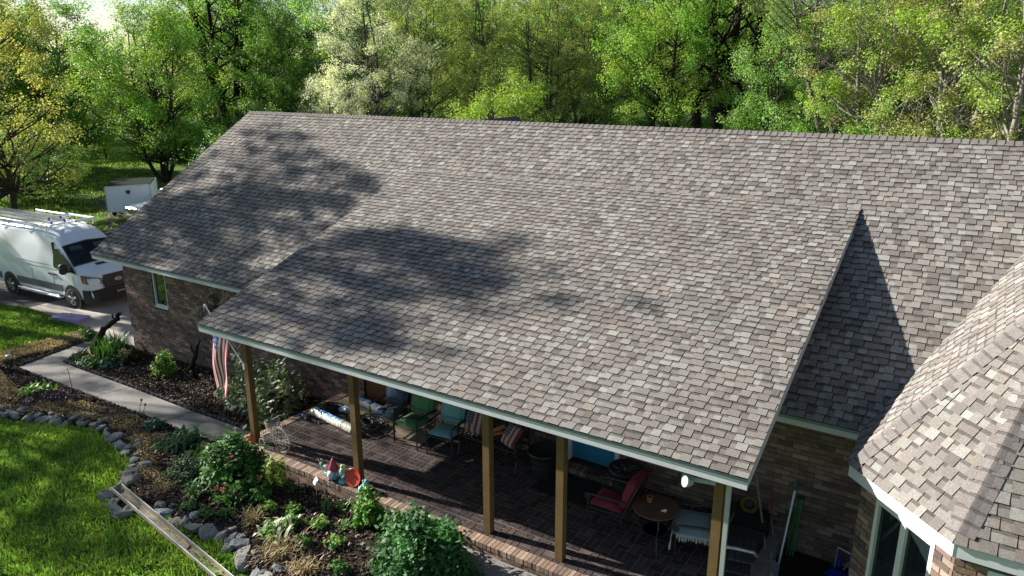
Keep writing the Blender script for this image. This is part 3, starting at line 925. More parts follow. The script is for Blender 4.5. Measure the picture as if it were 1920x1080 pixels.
def make_tree(seed, H, base, rx, nclus, nleaf, lsize, col, crad=.8, trunk_r=.22, stems=1, bark=(.07, .055, .045), hue=.14, amt=.35,
              dark=None, twigs=0, shape=1.0, flat=.7, centers=None, trunk_top=.78, lean=0.0, limbs=True):
    """returns (trunk MB, leaf vertices, leaf colours) with the foot at the origin"""
    r = np.random.default_rng(seed)
    mb = MB()
    if centers is None:
        C = []
        while len(C) < nclus:
            p = r.uniform(-1, 1, 3)
            q = np.linalg.norm(p)
            if q > 1 or (q < .45 and r.random() < .75): continue
            z = base + (H - base) * (p[2] + 1) / 2
            t = (z - base) / (H - base)
            wdt = rx * (math.sin(math.pi * min(max(t, 0.02), .98) ** shape) ** .5) / max(math.sqrt(max(1 - p[2] ** 2, .05)), .3) * 1.0
            C.append((p[0] * min(wdt, rx * 1.25) + lean * z, p[1] * min(wdt, rx * 1.25), z))
        C = np.array(C)
    else:
        C = np.array(centers)
    axes = []
    for s in range(stems):
        a = r.uniform(0, 6.28); off = (0 if stems == 1 else .5 + .12 * s)
        top = Vector((math.cos(a) * off * rx * .35 * (stems > 1) + lean * H * trunk_top + C[:, 0].mean() * .6, math.sin(a) * off * rx * .35 * (stems > 1) + C[:, 1].mean() * .6, H * trunk_top))
        bt = Vector((math.cos(a) * .15 * (stems > 1), math.sin(a) * .15 * (stems > 1), -.15))
        pts = limb(mb, bt, top, trunk_r, trunk_r * .22, .05, 8, 9, bark, r)
        axes.append(pts)
    for c in C:
        if not limbs: break
        pts = axes[r.integers(len(axes))]
        c = Vector(c)
        best = min(range(len(pts)), key=lambda i: abs(pts[i].z - (c.z - (Vector((c.x, c.y, 0)) - Vector((pts[i].x, pts[i].y, 0))).length * .75)) + (100 if pts[i].z < H * .12 else 0))
        rr0 = trunk_r * (1 - best / len(pts)) * .42 + .018
        lp = limb(mb, pts[best], c, rr0, .012, .10, 5, 4, bark, r)
        for k in range(twigs):
            q = lp[r.integers(2, 5)]
            limb(mb, q, q + Vector(r.normal(size=3)) * crad * 1.1 + Vector((0, 0, .25)), .012, .004, .1, 3, 2, bark, r)
    per = np.maximum(1, (nleaf / len(C) * r.uniform(.5, 1.5, len(C))).astype(int))
    idx = np.repeat(np.arange(len(C)), per)
    N = len(idx)
    cr = (crad * r.uniform(.6, 1.3, len(C)))[idx][:, None]
    P = C[idx] + r.normal(size=(N, 3)) * cr * np.array([.62, .62, .62 * flat])
    # break each clump into smaller sprays
    spr = r.integers(0, 9, N)
    so = r.normal(size=(len(C), 9, 3)) * crad * .5
    P = P * .0 + C[idx] + so[idx, spr] * np.array([1, 1, flat]) + r.normal(size=(N, 3)) * cr * .30
    P[:, 2] = np.maximum(P[:, 2], .15)
    out = (P - C[idx]) / (cr + .05) * .9
    V = leaf_quads(P, lsize, .62, up=.45, out=out, r=r)
    cl = np.array(col)
    if cl.ndim == 1: cl = cl[None]
    pick = cl[r.integers(len(cl), size=len(C))][idx]
    CC = pick * (1 + r.uniform(-amt * .5, amt * .5, len(C)))[idx][:, None] * (1 + r.uniform(-amt, amt, (N, 1))) * (1 + r.uniform(-hue, hue, (N, 3)) * np.array([1, .5, 1]))
    return mb, V, np.clip(CC, .004, .9)

def tree(name, label, x, y, args, group=None, cat='tree', rz=0, scale=1.0, z=None):
    t = thing(name, label, cat, (x, y, (gh(x) if z is None else z) - .03), rz, group)
    mb, V, C = args
    mb.build('trunk', M_BARK, t, smooth=True)
    np_mesh('crown', V, 4, C, M_LEAF, t)
    t.scale = (scale, scale, scale)
    return t

def at_px(px, d):
    a = CAM_YAW + math.atan((px - 960) / 1390.74)
    return d * math.sin(a), d * math.cos(a)

GR = (.165, .31, .065); GY = (.29, .43, .08); GB = (.215, .42, .068); GD = (.055, .12, .04); YE = (.52, .51, .17); PA = (.62, .66, .58); MI = (.27, .46, .15); OL = (.31, .39, .115); RD = (.40, .28, .12)
protos = {}
def P(kind, **k):
    protos[kind] = make_tree(**k)
# kind, px, distance, rotation, label
x, y = at_px(12, 50)
tree('maple_tree', 'golden yellow budding maple at the left edge beyond the white van', x, y, make_tree(seed=1, H=15.5, base=-.3, rx=4.3, shape=.8, nclus=153, nleaf=43554, lsize=0.133, col=[YE, (.42, .46, .16), (.33, .42, .13)], crad=0.72, trunk_r=.20, twigs=2, flat=.55))
x, y = at_px(150, 78)
tree('leafy_tree', 'dense mid green tree directly behind the golden maple', x, y, make_tree(seed=2, H=15, base=1.5, rx=5, nclus=99, nleaf=43554, lsize=0.168, col=[GR, GB], crad=0.94, trunk_r=.25))
x, y = at_px(312, 66)
tree('round_tree', 'broad round fresh green tree with many fanned stems behind the trailer', x, y, make_tree(seed=3, H=14.4, base=1.2, rx=6.0, nclus=171, nleaf=60975, lsize=0.147, col=[GB, GY, GR], crad=0.85, trunk_r=.17, stems=5, twigs=1, shape=.85))
x, y = at_px(462, 74)
tree('tall_tree', 'tall open tree with dark forked limbs left of the ridge end', x, y, make_tree(seed=4, H=21, base=7, rx=8.0, nclus=72, nleaf=22417, lsize=0.168, col=[GR, GB], crad=0.85, trunk_r=.50, stems=4, bark=(.028, .022, .018), twigs=1, lean=-.05))
x, y = at_px(548, 70)
tree('leafy_tree', 'deep green tree between the forked tree and the pale blossom', x, y, make_tree(seed=5, H=14, base=1.2, rx=4.2, nclus=108, nleaf=49361, lsize=0.147, col=[(0.09, 0.19, 0.036), GR], crad=0.85, trunk_r=.2))
blossom = make_tree(seed=6, H=16.5, base=.8, rx=4.6, nclus=153, nleaf=43554, lsize=0.119, col=[PA, (0.68, 0.71, 0.60), (0.40, 0.47, 0.33)], crad=0.64, trunk_r=.2, stems=3, bark=(.09, .08, .075), twigs=2, hue=.06)
x, y = at_px(705, 60)
tree('blossom_tree', 'tall pale grey blossoming tree above the roof ridge', x, y, blossom)
x, y = at_px(640, 55)
tree('blossom_tree', 'smaller whitish flowering tree low beside the ridge', x, y, make_tree(seed=7, H=8.6, base=.6, rx=2.9, nclus=72, nleaf=20325, lsize=0.112, col=[PA, (0.74, 0.77, 0.64)], crad=0.51, trunk_r=.12, stems=3, twigs=1, hue=.05))
feather = make_tree(seed=8, H=17, base=1, rx=4.6, nclus=171, nleaf=49361, lsize=0.119, col=[OL, (0.31, 0.39, 0.13), (0.22, 0.31, 0.10)], crad=0.59, trunk_r=.13, stems=6, bark=(.10, .085, .07), twigs=2, shape=.8)
for i, (px, dd, rz, sc, lab) in enumerate([(800, 64, 0, 1.0, 'olive yellow thicket tree right of the pale blossom'), (905, 68, 1.9, 1.08, 'feathery olive tree behind the bright shrub at mid ridge'), (1010, 60, 3.3, .98, 'olive yellow tree with thin grey stems above the rear gable'), (1095, 66, 4.6, 1.0, 'last olive tree before the dark evergreen gap')]):
    x, y = at_px(px, dd); tree('thicket_tree', lab, x, y, feather, rz=rz, scale=sc, group='olive yellow thicket trees')
shr = make_tree(seed=9, H=8.2, base=.4, rx=3.0, nclus=81, nleaf=24680, lsize=0.119, col=[GY, (0.28, 0.4, 0.07)], crad=0.55, trunk_r=.09, stems=5, twigs=1, flat=1.2)
x, y = at_px(945, 47); tree('tall_shrub', 'bright lime green shrub in front of the olive thicket', x, y, shr)
x, y = at_px(858, 44); tree('tall_shrub', 'low lime shrub tips just over the ridge left of the rear gable', x, y, shr, rz=2.0, scale=.72)
x, y = at_px(1040, 46); tree('tall_shrub', 'green shrub behind the rear gable peak', x, y, shr, rz=4.0, scale=.68)
ever = make_tree(seed=10, H=19, base=.5, rx=3.6, nclus=135, nleaf=49361, lsize=0.140, col=[GD, (0.044, 0.1, 0.032)], crad=0.77, trunk_r=.25, shape=.55)
x, y = at_px(1148, 72); tree('evergreen_tree', 'dark narrow evergreen in the gap between olive and bright trees', x, y, ever)
bright = make_tree(seed=11, H=16.5, base=1.2, rx=4.8, nclus=135, nleaf=49361, lsize=0.133, col=[GB, GY, (0.19, 0.34, 0.06)], crad=0.81, trunk_r=.22, stems=2, bark=(.05, .04, .032), twigs=1)
x, y = at_px(1235, 55); tree('leafy_tree', 'bright spring green tree left of the dark twin trunks', x, y, bright)
x, y = at_px(1345, 60)
tree('tall_tree', 'tall woodland tree with two dark bare trunks at right of centre', x, y, make_tree(seed=12, H=23, base=7.5, rx=6.6, nclus=90, nleaf=28822, lsize=0.154, col=[GB, GY], crad=0.85, trunk_r=.55, stems=4, bark=(.035, .028, .023), twigs=1))
x, y = at_px(1448, 50)
tree('leafy_tree', 'soft minty green tree right of the dark twin trunks', x, y, make_tree(seed=13, H=11.6, base=.6, rx=3.4, nclus=99, nleaf=37746, lsize=0.112, col=[MI, (0.24, 0.38, 0.12), GB], crad=0.68, trunk_r=.16, stems=2, twigs=1))
x, y = at_px(1598, 46.5)
tree('bare_tree', 'leaning half bare tree with grey branches above the ridge', x, y, make_tree(seed=14, H=16, base=7.5, rx=5.0, nclus=70, nleaf=5200, lsize=.12, col=[GY, OL], crad=.8, trunk_r=.24, stems=2, bark=(.11, .098, .088), twigs=7, lean=-.20))
reddish = make_tree(seed=15, H=14.5, base=.8, rx=4.6, nclus=130, nleaf=43554, lsize=0.119, col=[(0.27, 0.38, 0.11), OL, (0.32, 0.34, 0.13), GY], crad=.56, trunk_r=.19, stems=6, bark=(.25, .225, .195), twigs=2, hue=.16)
x, y = at_px(1635, 45); tree('thicket_tree', 'yellow green tree with reddish buds right of the bare tree', x, y, reddish)
x, y = at_px(1775, 43); tree('thicket_tree', 'second reddish budded tree towards the right edge', x, y, reddish, rz=2.2, scale=1.0)
x, y = at_px(1905, 40); tree('thicket_tree', 'olive budded tree at the right edge of the wood', x, y, reddish, rz=4.4, scale=1.05)
x, y = at_px(1700, 58); tree('leafy_tree', 'green tree showing between the two reddish budded trees', x, y, bright, rz=1.0, scale=1.05)
x, y = at_px(1935, 52); tree('bare_tree', 'dark bare limbed tree behind the right edge thicket', x, y, make_tree(seed=16, H=15, base=5, rx=4.5, nclus=54, nleaf=3629, lsize=0.119, col=[OL], crad=0.77, trunk_r=.24, stems=2, bark=(.06, .05, .045), twigs=5))
# low growth under the wood edge
under = make_tree(seed=17, H=4.6, base=.2, rx=2.8, nclus=49, nleaf=13066, lsize=0.140, col=[GR, GB, GD], crad=0.64, trunk_r=.06, stems=4, twigs=1)
for i, (px, dd, sc) in enumerate([(30, 62, 1.1), (95, 58, .8), (405, 62, 1.2), (455, 52, 1.0), (1180, 62, 1.1), (1290, 64, 1.0), (1390, 66, 1.1), (1500, 48, .9), (1570, 43, 1.15), (1615, 42, 1.0), (1690, 44, .9), (1840, 42, .9)]):
    x, y = at_px(px, dd)
    t = tree('undergrowth_bush', 'low green bush in the undergrowth at the edge of the wood', x, y, under, rz=i * 1.3, scale=sc, group='undergrowth bushes below the trees', cat='bush')
# the wood behind: rows of copies of two kinds
far1 = make_tree(seed=18, H=19, base=2, rx=6, nclus=108, nleaf=29036, lsize=0.238, col=[GR, GB, GD], crad=1.10, trunk_r=.28)
far2 = make_tree(seed=19, H=18, base=3, rx=5.4, nclus=99, nleaf=23228, lsize=0.238, col=[GY, OL, GB], crad=1.06, trunk_r=.25, stems=2)
f1 = f2 = None
rr = np.random.default_rng(77)
k = 0
for dd, step, off in ((88, 105, 40), (112, 95, 0), (140, 90, 45)):
    px = -160 + off
    while px < 2080:
        x, y = at_px(px + rr.uniform(-25, 25), dd + rr.uniform(-7, 7))
        sc = rr.uniform(.85, 1.15)
        if 60 < px < 330: sc *= .5 if dd < 130 else .62
        if 560 < px < 640: sc *= .8
        lab = 'green woodland tree in the rows behind the front trees' if k % 2 == 0 else 'yellow green woodland tree in the rows behind the front trees'
        grp = 'green trees in the far rows' if k % 2 == 0 else 'yellow green trees in the far rows'
        if k == 0: f1 = tree('woodland_tree', lab, x, y, far1, group=grp)
        elif k == 1: f2 = tree('woodland_tree', lab, x, y, far2, group=grp)
        else:
            t = dup(f1 if k % 2 == 0 else f2, None, (x, y, gh(x)), rr.uniform(0, 6.28), sc, lab, grp)
        k += 1; px += step

# ---- the yard trees that stand left of the picture and throw the dappled shade
def roof_pt(px, py, which):
    d = Vector((_fw)) + _r2 * ((px - 960) / 1390.74) - _u2 * ((py - 540) / 1390.74)
    if which == 'g': n, p0 = Vector((0, 0, 1)), Vector((0, 0, -.5))
    elif which == 'm': n, p0 = Vector((0, -T7, 1)), Vector((0, EY, EZ))
    else: n, p0 = Vector((0, -T4, 1)), Vector((0, PY, PZ))
    c = Vector((0, 0, CAM_H))
    return c + d * ((p0 - c).dot(n) / d.dot(n))
def shade_centres(polys, seed):
    r = np.random.default_rng(seed); out = []
    for poly, which, n, t0, t1 in polys:
        x, y = scatter(poly, int(n), r)
        for a, b in zip(x, y):
            q = roof_pt(a, b, which) if which != 'w' else Vector((a, b, gh(a)))
            out.append(q - SUN_DIR * r.uniform(t0, t1))
    return out
def yard_tree(name, label, bx, by, cs, seed, crad, lsize, nleaf, col, tr):
    b = Vector((bx, by, gh(bx)))
    cen = [tuple(c - b) for c in cs]
    H = max(c[2] for c in cen) + .5
    return tree(name, label, bx, by, make_tree(seed=seed, H=H, base=3, rx=5, nclus=len(cen), nleaf=nleaf, lsize=lsize, col=col, crad=crad, trunk_r=tr, centers=cen, trunk_top=.8))
def blobs(polys, seed, per=4, spread=.55):
    """shade comes in clumps: a few sprays gathered round each clump, with open sky between clumps"""
    r = np.random.default_rng(seed); out = []
    for poly, which, n, t0, t1 in polys:
        x, y = scatter(poly, int(n), r)
        for a, b in zip(x, y):
            q = roof_pt(a, b, which) if which != 'w' else Vector((a, b, gh(a)))
            c = q - SUN_DIR * r.uniform(t0, t1)
            for k in range(r.integers(1, per + 1)):
                out.append(c + Vector(r.normal(size=3)) * spread)
    return out
S1 = blobs([
    ([(505, 300), (640, 290), (715, 330), (690, 400), (600, 470), (520, 515), (440, 520), (400, 460), (450, 380)], 'm', 50, 22, 27),
    ([(430, 290), (500, 280), (480, 380), (440, 530), (300, 490), (190, 468), (250, 400), (330, 350)], 'm', 58, 22, 27),
    ([(480, 230), (560, 240), (600, 290), (500, 290)], 'm', 9, 22, 27),
], 31)
_r = np.random.default_rng(61)
for _i in range(30):
    _q = Vector((_r.uniform(-20.8, -13.4), 11.4, _r.uniform(.25, 1.7)))
    _c = _q - SUN_DIR * _r.uniform(21, 26)
    S1 += [_c + Vector(_r.normal(size=3)) * .4 for _k in range(2)]
yard_tree('yard_maple', 'yard maple standing left of the driveway, out of the picture', -38.5, 10.5, S1, 32, .28, .12, 19000, [GY, GB], .35)
S2 = blobs([
    ([(740, 385), (850, 430), (910, 500), (960, 570), (900, 585), (850, 575), (700, 560), (600, 540), (640, 470)], 'p', 46, 26, 32),
    ([(560, 540), (700, 570), (860, 600), (760, 650), (600, 640), (470, 610), (420, 600)], 'p', 26, 26, 32),
], 33)
yard_tree('yard_maple', 'taller yard maple beside the first, out of the picture', -38.0, 7.4, S2, 34, .32, .12, 12500, [GY, GB], .35)
S3 = blobs([
    ([(0, 920), (250, 940), (420, 1080), (0, 1080)], 'g', 19, 24, 32),
    ([(0, 690), (60, 690), (420, 800), (430, 860), (250, 890), (0, 790)], 'g', 24, 24, 32),
    ([(130, 680), (250, 650), (560, 790), (480, 830), (280, 760)], 'g', 24, 24, 32),
    ([(60, 800), (220, 810), (200, 880), (40, 890)], 'g', 3, 24, 32),
    ([(440, 1000), (560, 960), (620, 1000), (560, 1080), (470, 1060)], 'g', 7, 26, 34),
    ([(560, 780), (660, 830), (640, 870), (520, 830)], 'g', 5, 26, 34),
], 35)
yard_tree('yard_oak', 'yard oak shading the front lawn, out of the picture', -41.0, 2.8, S3, 36, .40, .14, 12500, [GR, GB], .4)
S4 = blobs([
    ([(-33, 10.2), (-21.5, 10.2), (-21.5, 15.2), (-33, 15.2)], 'w', 32, 20, 27),
], 37)
yard_tree('yard_oak', 'second yard oak shading the driveway, out of the picture', -51.0, 10.0, S4, 38, .42, .16, 12000, [GR, GB], .4)
S5 = blobs([
    ([(-36, 17), (-42, 17), (-62, 32), (-70, 46), (-58, 46), (-40, 28)], 'w', 38, 22, 30),
], 39, spread=.9)
yard_tree('yard_oak', 'third yard oak far left, shading the back lawn, out of the picture', -76.0, 22.0, S5, 40, .8, .26, 17000, [GR, GB], .4)
# ------------------------------------------------------------------ shrubs, perennials, stones
def shrub(name, label, cat, x, y, rx, ry, H, n, ls, cols, aspect=.55, mat_=None, stems=8, stem_col=(.06, .045, .03), flowers=None, dome=True, base=.05, group=None, clumps=26, hue=.12, amt=.35, up=.5, droop=0, seed=0, dz=.05, loose=.16):
    r = np.random.default_rng(seed + 1000)
    t = thing(name, label, cat, (x, y, gh(x) + dz), 0, group)
    C = []
    while len(C) < clumps:
        p = r.normal(size=3); p /= np.linalg.norm(p); p *= r.uniform(.35, 1) ** .6
        if dome: p[2] = abs(p[2])
        C.append((p[0] * rx * .85, p[1] * ry * .85, base + (H - base) * (p[2] if dome else (p[2] + 1) / 2) * .92))
    C = np.array(C)
    k = r.integers(len(C), size=n)
    Pp = C[k] + r.normal(size=(n, 3)) * np.array([rx, ry, H * .6]) * loose
    Pp[:, 2] = np.clip(Pp[:, 2], .02, None)
    out = Pp / (np.linalg.norm(Pp, axis=1)[:, None] + 1e-6) * .8
    V = leaf_quads(Pp, ls, aspect, up=up, out=out, droop=droop, r=r)
    cl = np.array(cols)
    CC = cl[r.integers(len(cl), size=len(C))][k] * (1 + r.uniform(-.2, .2, len(C)))[k][:, None] * (1 + r.uniform(-amt, amt, (n, 1))) * (1 + r.uniform(-hue, hue, (n, 3)))
    np_mesh('foliage', V, 4, np.clip(CC, .004, .9), mat_ or M_LEAF, t)
    if stems:
        mb = MB()
        for i in range(stems):
            c = C[r.integers(len(C))]
            limb(mb, (r.normal() * .05 * rx, r.normal() * .05 * ry, -.03), c, .014, .004, .1, 4, 3, stem_col, r)
        mb.build('stem', M_BARK, t)
    if flowers:
        nf, fs, fc = flowers
        k = r.integers(len(C), size=nf)
        Pf = C[k] * np.array([1.12, 1.12, 1.08]) + r.normal(size=(nf, 3)) * .05
        idx = np.repeat(np.arange(nf), 7)
        Pq = Pf[idx] + r.normal(size=(len(idx), 3)) * fs * .5
        cl = np.array(fc)
        Vf = leaf_quads(Pq, fs, .8, up=.2, r=r)
        np_mesh('flowers', Vf, 4, np.clip(cl[r.integers(len(cl), size=nf)][idx] * r.uniform(.8, 1.2, (len(idx), 1)), 0, .9), M_LEAF, t)
    return t

def blades(name, label, cat, x, y, rad, n, L, w, cols, arch=.6, mat_=None, group=None, seed=0, dz=.05, flowers=None, spread=.9):
    """arching sword leaves from a crown"""
    r = np.random.default_rng(seed + 2000)
    t = thing(name, label, cat, (x, y, gh(x) + dz), 0, group)
    cl = np.array(cols); V = []; C = []
    for i in range(n):
        a = r.uniform(0, 6.283); b0 = np.array([r.normal() * rad * .35, r.normal() * rad * .35, -.02])
        l = L * r.uniform(.6, 1.15); th = abs(r.normal()) * spread * .6
        d = np.array([math.cos(a), math.sin(a), 0]); sd = np.array([-math.sin(a), math.cos(a), 0])
        c = cl[r.integers(len(cl))] * r.uniform(.75, 1.25)
        pts = []
        for s in range(5):
            u = s / 4; ang = min(th + arch * u * u * 1.6, 2.4)
            pts.append(u)
        p = b0.copy(); prev = None
        for s in range(4):
            u = (s + .5) / 4; ang = min(th + arch * u * u * 1.7 * r.uniform(.8, 1.2), 2.5)
            q = p + (d * math.sin(ang) + np.array([0, 0, 1]) * math.cos(ang)) * l / 4
            w0 = w * (1.0 if s < 2 else (.9 if s == 2 else .65)) * (.7 if s == 0 else 1); w1 = w * (1.0, .95, .65, .06)[s]
            V += [p - sd * w0, p + sd * w0, q + sd * w1, q - sd * w1]; C.append(c)
            p = q
    V = np.array(V); V[:, 2] = np.maximum(V[:, 2], -.02)
    np_mesh('leaves', V, 4, np.array(C), mat_ or M_LEAFT, t)
    if flowers:
        nf, fs, fc, fh = flowers
        mb = MB(); Pq = []
        for i in range(nf):
            q = (r.normal() * rad * .5, r.normal() * rad * .5, fh * r.uniform(.85, 1.15))
            mb.tube([(q[0] * .5, q[1] * .5, 0), q], .006, 4, (.08, .16, .04))
            for k in range(8): Pq.append(np.array(q) + r.normal(size=3) * fs * .4)
        mb.build('stem', M_BARK, t)
        Vf = leaf_quads(np.array(Pq), fs, .8, up=.2, r=r)
        np_mesh('flowers', Vf, 4, np.array(fc)[r.integers(len(fc), size=len(Pq))], M_LEAF, t)
    return t

LG1 = (.10, .24, .05); LG2 = (.07, .17, .045); DG = (.035, .085, .03); BG = (.20, .38, .05)
# bed along the house
blades('iris_clump', 'tall clump of sword leaved green irises against the brick corner', 'plant', -20.75, 10.55, .55, 150, .75, .022, [LG1, LG2, (.14, .30, .06)], arch=.35, seed=1, spread=.55)
blades('iris_clump', 'bright iris blades behind the driftwood branch by the driveway', 'plant', -21.35, 11.0, .4, 80, .62, .02, [LG1, (.16, .32, .06)], arch=.35, seed=2, spread=.55)
shrub('round_yew', 'small rounded olive brown evergreen mound at the foot of the wall', 'shrub', -19.85, 10.55, .38, .36, .5, 3800, .045, [(.075, .085, .02), (.05, .075, .02)], seed=3, stems=4, clumps=60, loose=.10)
shrub('leafy_perennial', 'low clump of mixed green leaves in front of the cut logs', 'plant', -20.7, 9.98, .55, .35, .32, 1300, .09, [LG1, LG2, (.10, .20, .09)], seed=4, stems=4)
blades('iris_clump', 'short pale green iris tuft at the turn of the walkway', 'plant', -21.5, 10.1, .25, 40, .4, .016, [LG1], seed=5)
shrub('leafy_perennial', 'bluish leaved hosta between the logs and the round yew', 'plant', -20.1, 10.15, .28, .25, .28, 260, .12, [(.10, .22, .14), (.08, .19, .10)], aspect=.7, seed=6, stems=0)
shrub('young_shrub', 'upright yellow green young shrub alone in the mulch along the wall', 'shrub', -18.1, 10.55, .38, .34, .75, 1500, .085, [LG1, (.17, .28, .05)], seed=7, loose=.14)
rho = shrub('rhododendron', 'big rhododendron with glossy pale leaves behind the flag', 'shrub', -14.05, 10.35, 1.05, .75, 1.35, 2600, .15, [(.17, .23, .12), (.10, .16, .07), (.28, .32, .20)], aspect=.38, mat_=M_LEAFT, seed=8, stems=14, clumps=40, up=.3, droop=.3, loose=.15)
shrub('rhododendron', 'second rhododendron filling the corner behind the first porch post', 'shrub', -12.95, 10.15, .75, .65, 1.45, 1900, .15, [(.15, .21, .10), (.09, .14, .06), (.26, .30, .18)], aspect=.38, mat_=M_LEAFT, seed=9, stems=10, clumps=30, up=.3, droop=.3, loose=.15)
shrub('low_weed', 'small yellow leaved sprig at the left foot of the rhododendron', 'plant', -15.4, 10.6, .2, .2, .22, 160, .09, [(.30, .34, .05)], seed=10, stems=2)

# driftwood and logs
def driftwood(name, label, loc, paths, col=(.028, .022, .02)):
    t = thing(name, label, 'driftwood', loc)
    mb = MB()
    for pts, rad in paths:
        P2 = []; R2 = []
        for i in range(len(pts) - 1):
            for k in range(4):
                u = k / 4; a = Vector(pts[i]); b = Vector(pts[i + 1])
                P2.append(a.lerp(b, u) + Vector(rng.normal(size=3)) * .012); R2.append((rad[i] + (rad[i + 1] - rad[i]) * u) * rng.uniform(.85, 1.15))
        P2.append(Vector(pts[-1])); R2.append(rad[-1])
        mb.tube(P2, R2, 7, col)
    mb.build('branch', M_BARK, t, smooth=True)
    return t
driftwood('driftwood_branch', 'large dark gnarled driftwood branch rising over the cut logs', (-21.45, 10.45, gh(-21.4)), [
    ([(-.25, -.05, .02), (-.05, 0, .25), (.2, .1, .62), (.45, .2, .95), (.72, .28, 1.12), (.98, .32, 1.28), (1.1, .34, 1.5)], [.10, .12, .11, .09, .075, .06, .025]),
    ([(.86, .3, 1.2), (.84, .28, 1.42)], [.04, .012]), ([(.2, .1, .6), (.3, -.1, .5), (.38, -.25, .1)], [.08, .07, .06]), ([(1.05, .33, 1.4), (1.22, .36, 1.52)], [.035, .012]), ([(-.05, 0, .25), (-.3, .1, .35)], [.08, .03])])
driftwood('driftwood_branch', 'smaller dark forked driftwood leaning against the brick wall', (-17.55, 11.0, gh(-17.5)), [
    ([(-.1, -.1, .02), (.05, .05, .3), (.05, .2, .62), (.18, .26, .95)], [.07, .065, .045, .018]), ([(.05, .15, .5), (-.2, .2, .75)], [.04, .015]), ([(.0, 0, .1), (.3, -.2, .18), (.62, -.3, .1)], [.05, .04, .02])])
M_CUT = mat('cut_wood', (.42, .25, .12), rough=.9, noise=[(9, .25), (60, .2)])
for i, (x, y, z, r_, a, lab) in enumerate([(-21.15, 10.2, .28, .13, .2, 'topmost cut log with pale round end under the driftwood'), (-20.85, 10.15, .13, .12, .5, 'right hand cut log with orange end in the log pile'), (-21.35, 10.0, .13, .125, -.1, 'left hand cut log with orange end in the log pile'), (-21.75, 9.98, .09, .085, .0, 'small cut log lying apart at the edge of the walkway')]):
    t = thing('cut_log', lab, 'log', (x, y, gh(x) + .03), a - .35, 'cut logs under the driftwood')
    Mx = Matrix.Rotation(R(90), 3, 'X')
    mb = MB(); mb.lathe((0, .25, z), [(r_ * .95, -.3), (r_ * 1.05, 0), (r_, .26)], 12, (.05, .038, .03), M=Mx); mb.build('bark_log', M_BARK, t)
    mb = MB(); mb.lathe((0, -.012, z), [(r_ * .9, -.005), (r_ * .9, .004)], 12, M=Mx); mb.build('cut_end', M_CUT, t)

# front bed
blades('hosta_clump', 'bright lime green leafy clump near the bend of the walkway', 'plant', -20.0, 8.15, .4, 90, .36, .04, [BG, (.16, .34, .05)], arch=.8, seed=11, spread=1.2)
shrub('ajuga_patch', 'dark purple ground hugging patch beside the lime clump', 'plant', -19.15, 8.05, .75, .45, .16, 1700, .06, [(.05, .03, .075), (.03, .025, .04), (.09, .06, .15)], seed=12, stems=0, loose=.2)
shrub('leafy_perennial', 'blue green tuft at the walkway edge half way down the bed', 'plant', -15.1, 8.4, .22, .2, .3, 280, .11, [(.06, .15, .10)], seed=13, stems=2)
blades('hellebore', 'dark green hellebore with long leaves left of the pink bush', 'plant', -13.75, 8.2, .5, 120, .5, .035, [(.05, .13, .05), (.08, .19, .06)], arch=.9, seed=14, spread=1.1)
shrub('dwarf_conifer', 'dark green feathery cushion shrub in front of the pink bush', 'shrub', -12.4, 7.42, .52, .46, .52, 5200, .05, [(.028, .065, .026), (.04, .09, .03)], seed=15, clumps=60, loose=.11)
shrub('dwarf_conifer', 'light green mossy cushion behind the dark feathery cushion', 'shrub', -12.75, 7.95, .36, .32, .44, 2600, .045, [(.11, .22, .035), (.08, .18, .03)], seed=16, clumps=40, loose=.11)
shrub('heather', 'brown purple heather mound against the pink bush', 'shrub', -12.1, 7.95, .36, .34, .5, 3000, .04, [(.055, .042, .045), (.075, .055, .055)], seed=17, clumps=40, loose=.11)
shrub('bleeding_heart', 'large green bush with small pink flowers by the porch corner', 'shrub', -11.3, 7.72, 0.80, .60, 1.12, 4200, .115, [(.075, .19, .045), (.05, .13, .035), (.11, .25, .06)], aspect=.6, seed=18, clumps=46, flowers=(34, .055, [(.65, .12, .26), (.75, .28, .40), (.60, .08, .2), (.7, .32, .15)]), loose=.14)
blades('daylily_clump', 'grey green arching leaves at the foot of the dark cushion', 'plant', -11.72, 7.1, .25, 42, .42, .022, [(.11, .22, .10), (.09, .18, .06)], arch=.9, seed=19, spread=1.0)
blades('daylily_clump', 'bright green strap leaves with pink blooms below the pink bush', 'plant', -10.95, 7.3, .28, 60, .42, .02, [LG1, (.16, .32, .07)], arch=.9, seed=20, spread=1.0, flowers=(5, .05, [(.66, .18, .34)], .26))
shrub('leafy_perennial', 'low green columbine under the sapling', 'plant', -10.55, 7.6, .32, .3, .3, 700, .075, [LG2, LG1], seed=21, stems=3)
shrub('sapling', 'slim sapling with yellow green whorled leaves by the brick ledge', 'shrub', -10.3, 7.85, .26, .24, .8, 420, .11, [(.30, .36, .07), (.22, .30, .06)], aspect=.4, seed=22, base=.45, stems=5, clumps=14)
shrub('young_shrub', 'fresh green bush against the brick ledge below the frog figure', 'shrub', -8.2, 8.08, .32, .30, .78, 1500, .085, [(.10, .24, .04), (.14, .30, .05)], seed=23)
shrub('bleeding_heart', 'biggest rich green fern leaved bush at the front edge of the porch', 'shrub', -6.62, 7.62, 1.02, .72, 1.15, 9500, .10, [(.055, .17, .05), (.075, .21, .055), (.045, .13, .04)], aspect=.5, seed=24, clumps=85, flowers=(12, .035, [(.45, .15, .30)]), stems=12, loose=.12)
blades('hosta_clump', 'pale variegated clump in the middle of the open mulch', 'plant', -9.45, 7.1, .4, 70, .34, .034, [(.30, .44, .16), (.50, .56, .36), (.16, .33, .06)], arch=1.0, seed=25, spread=1.2)
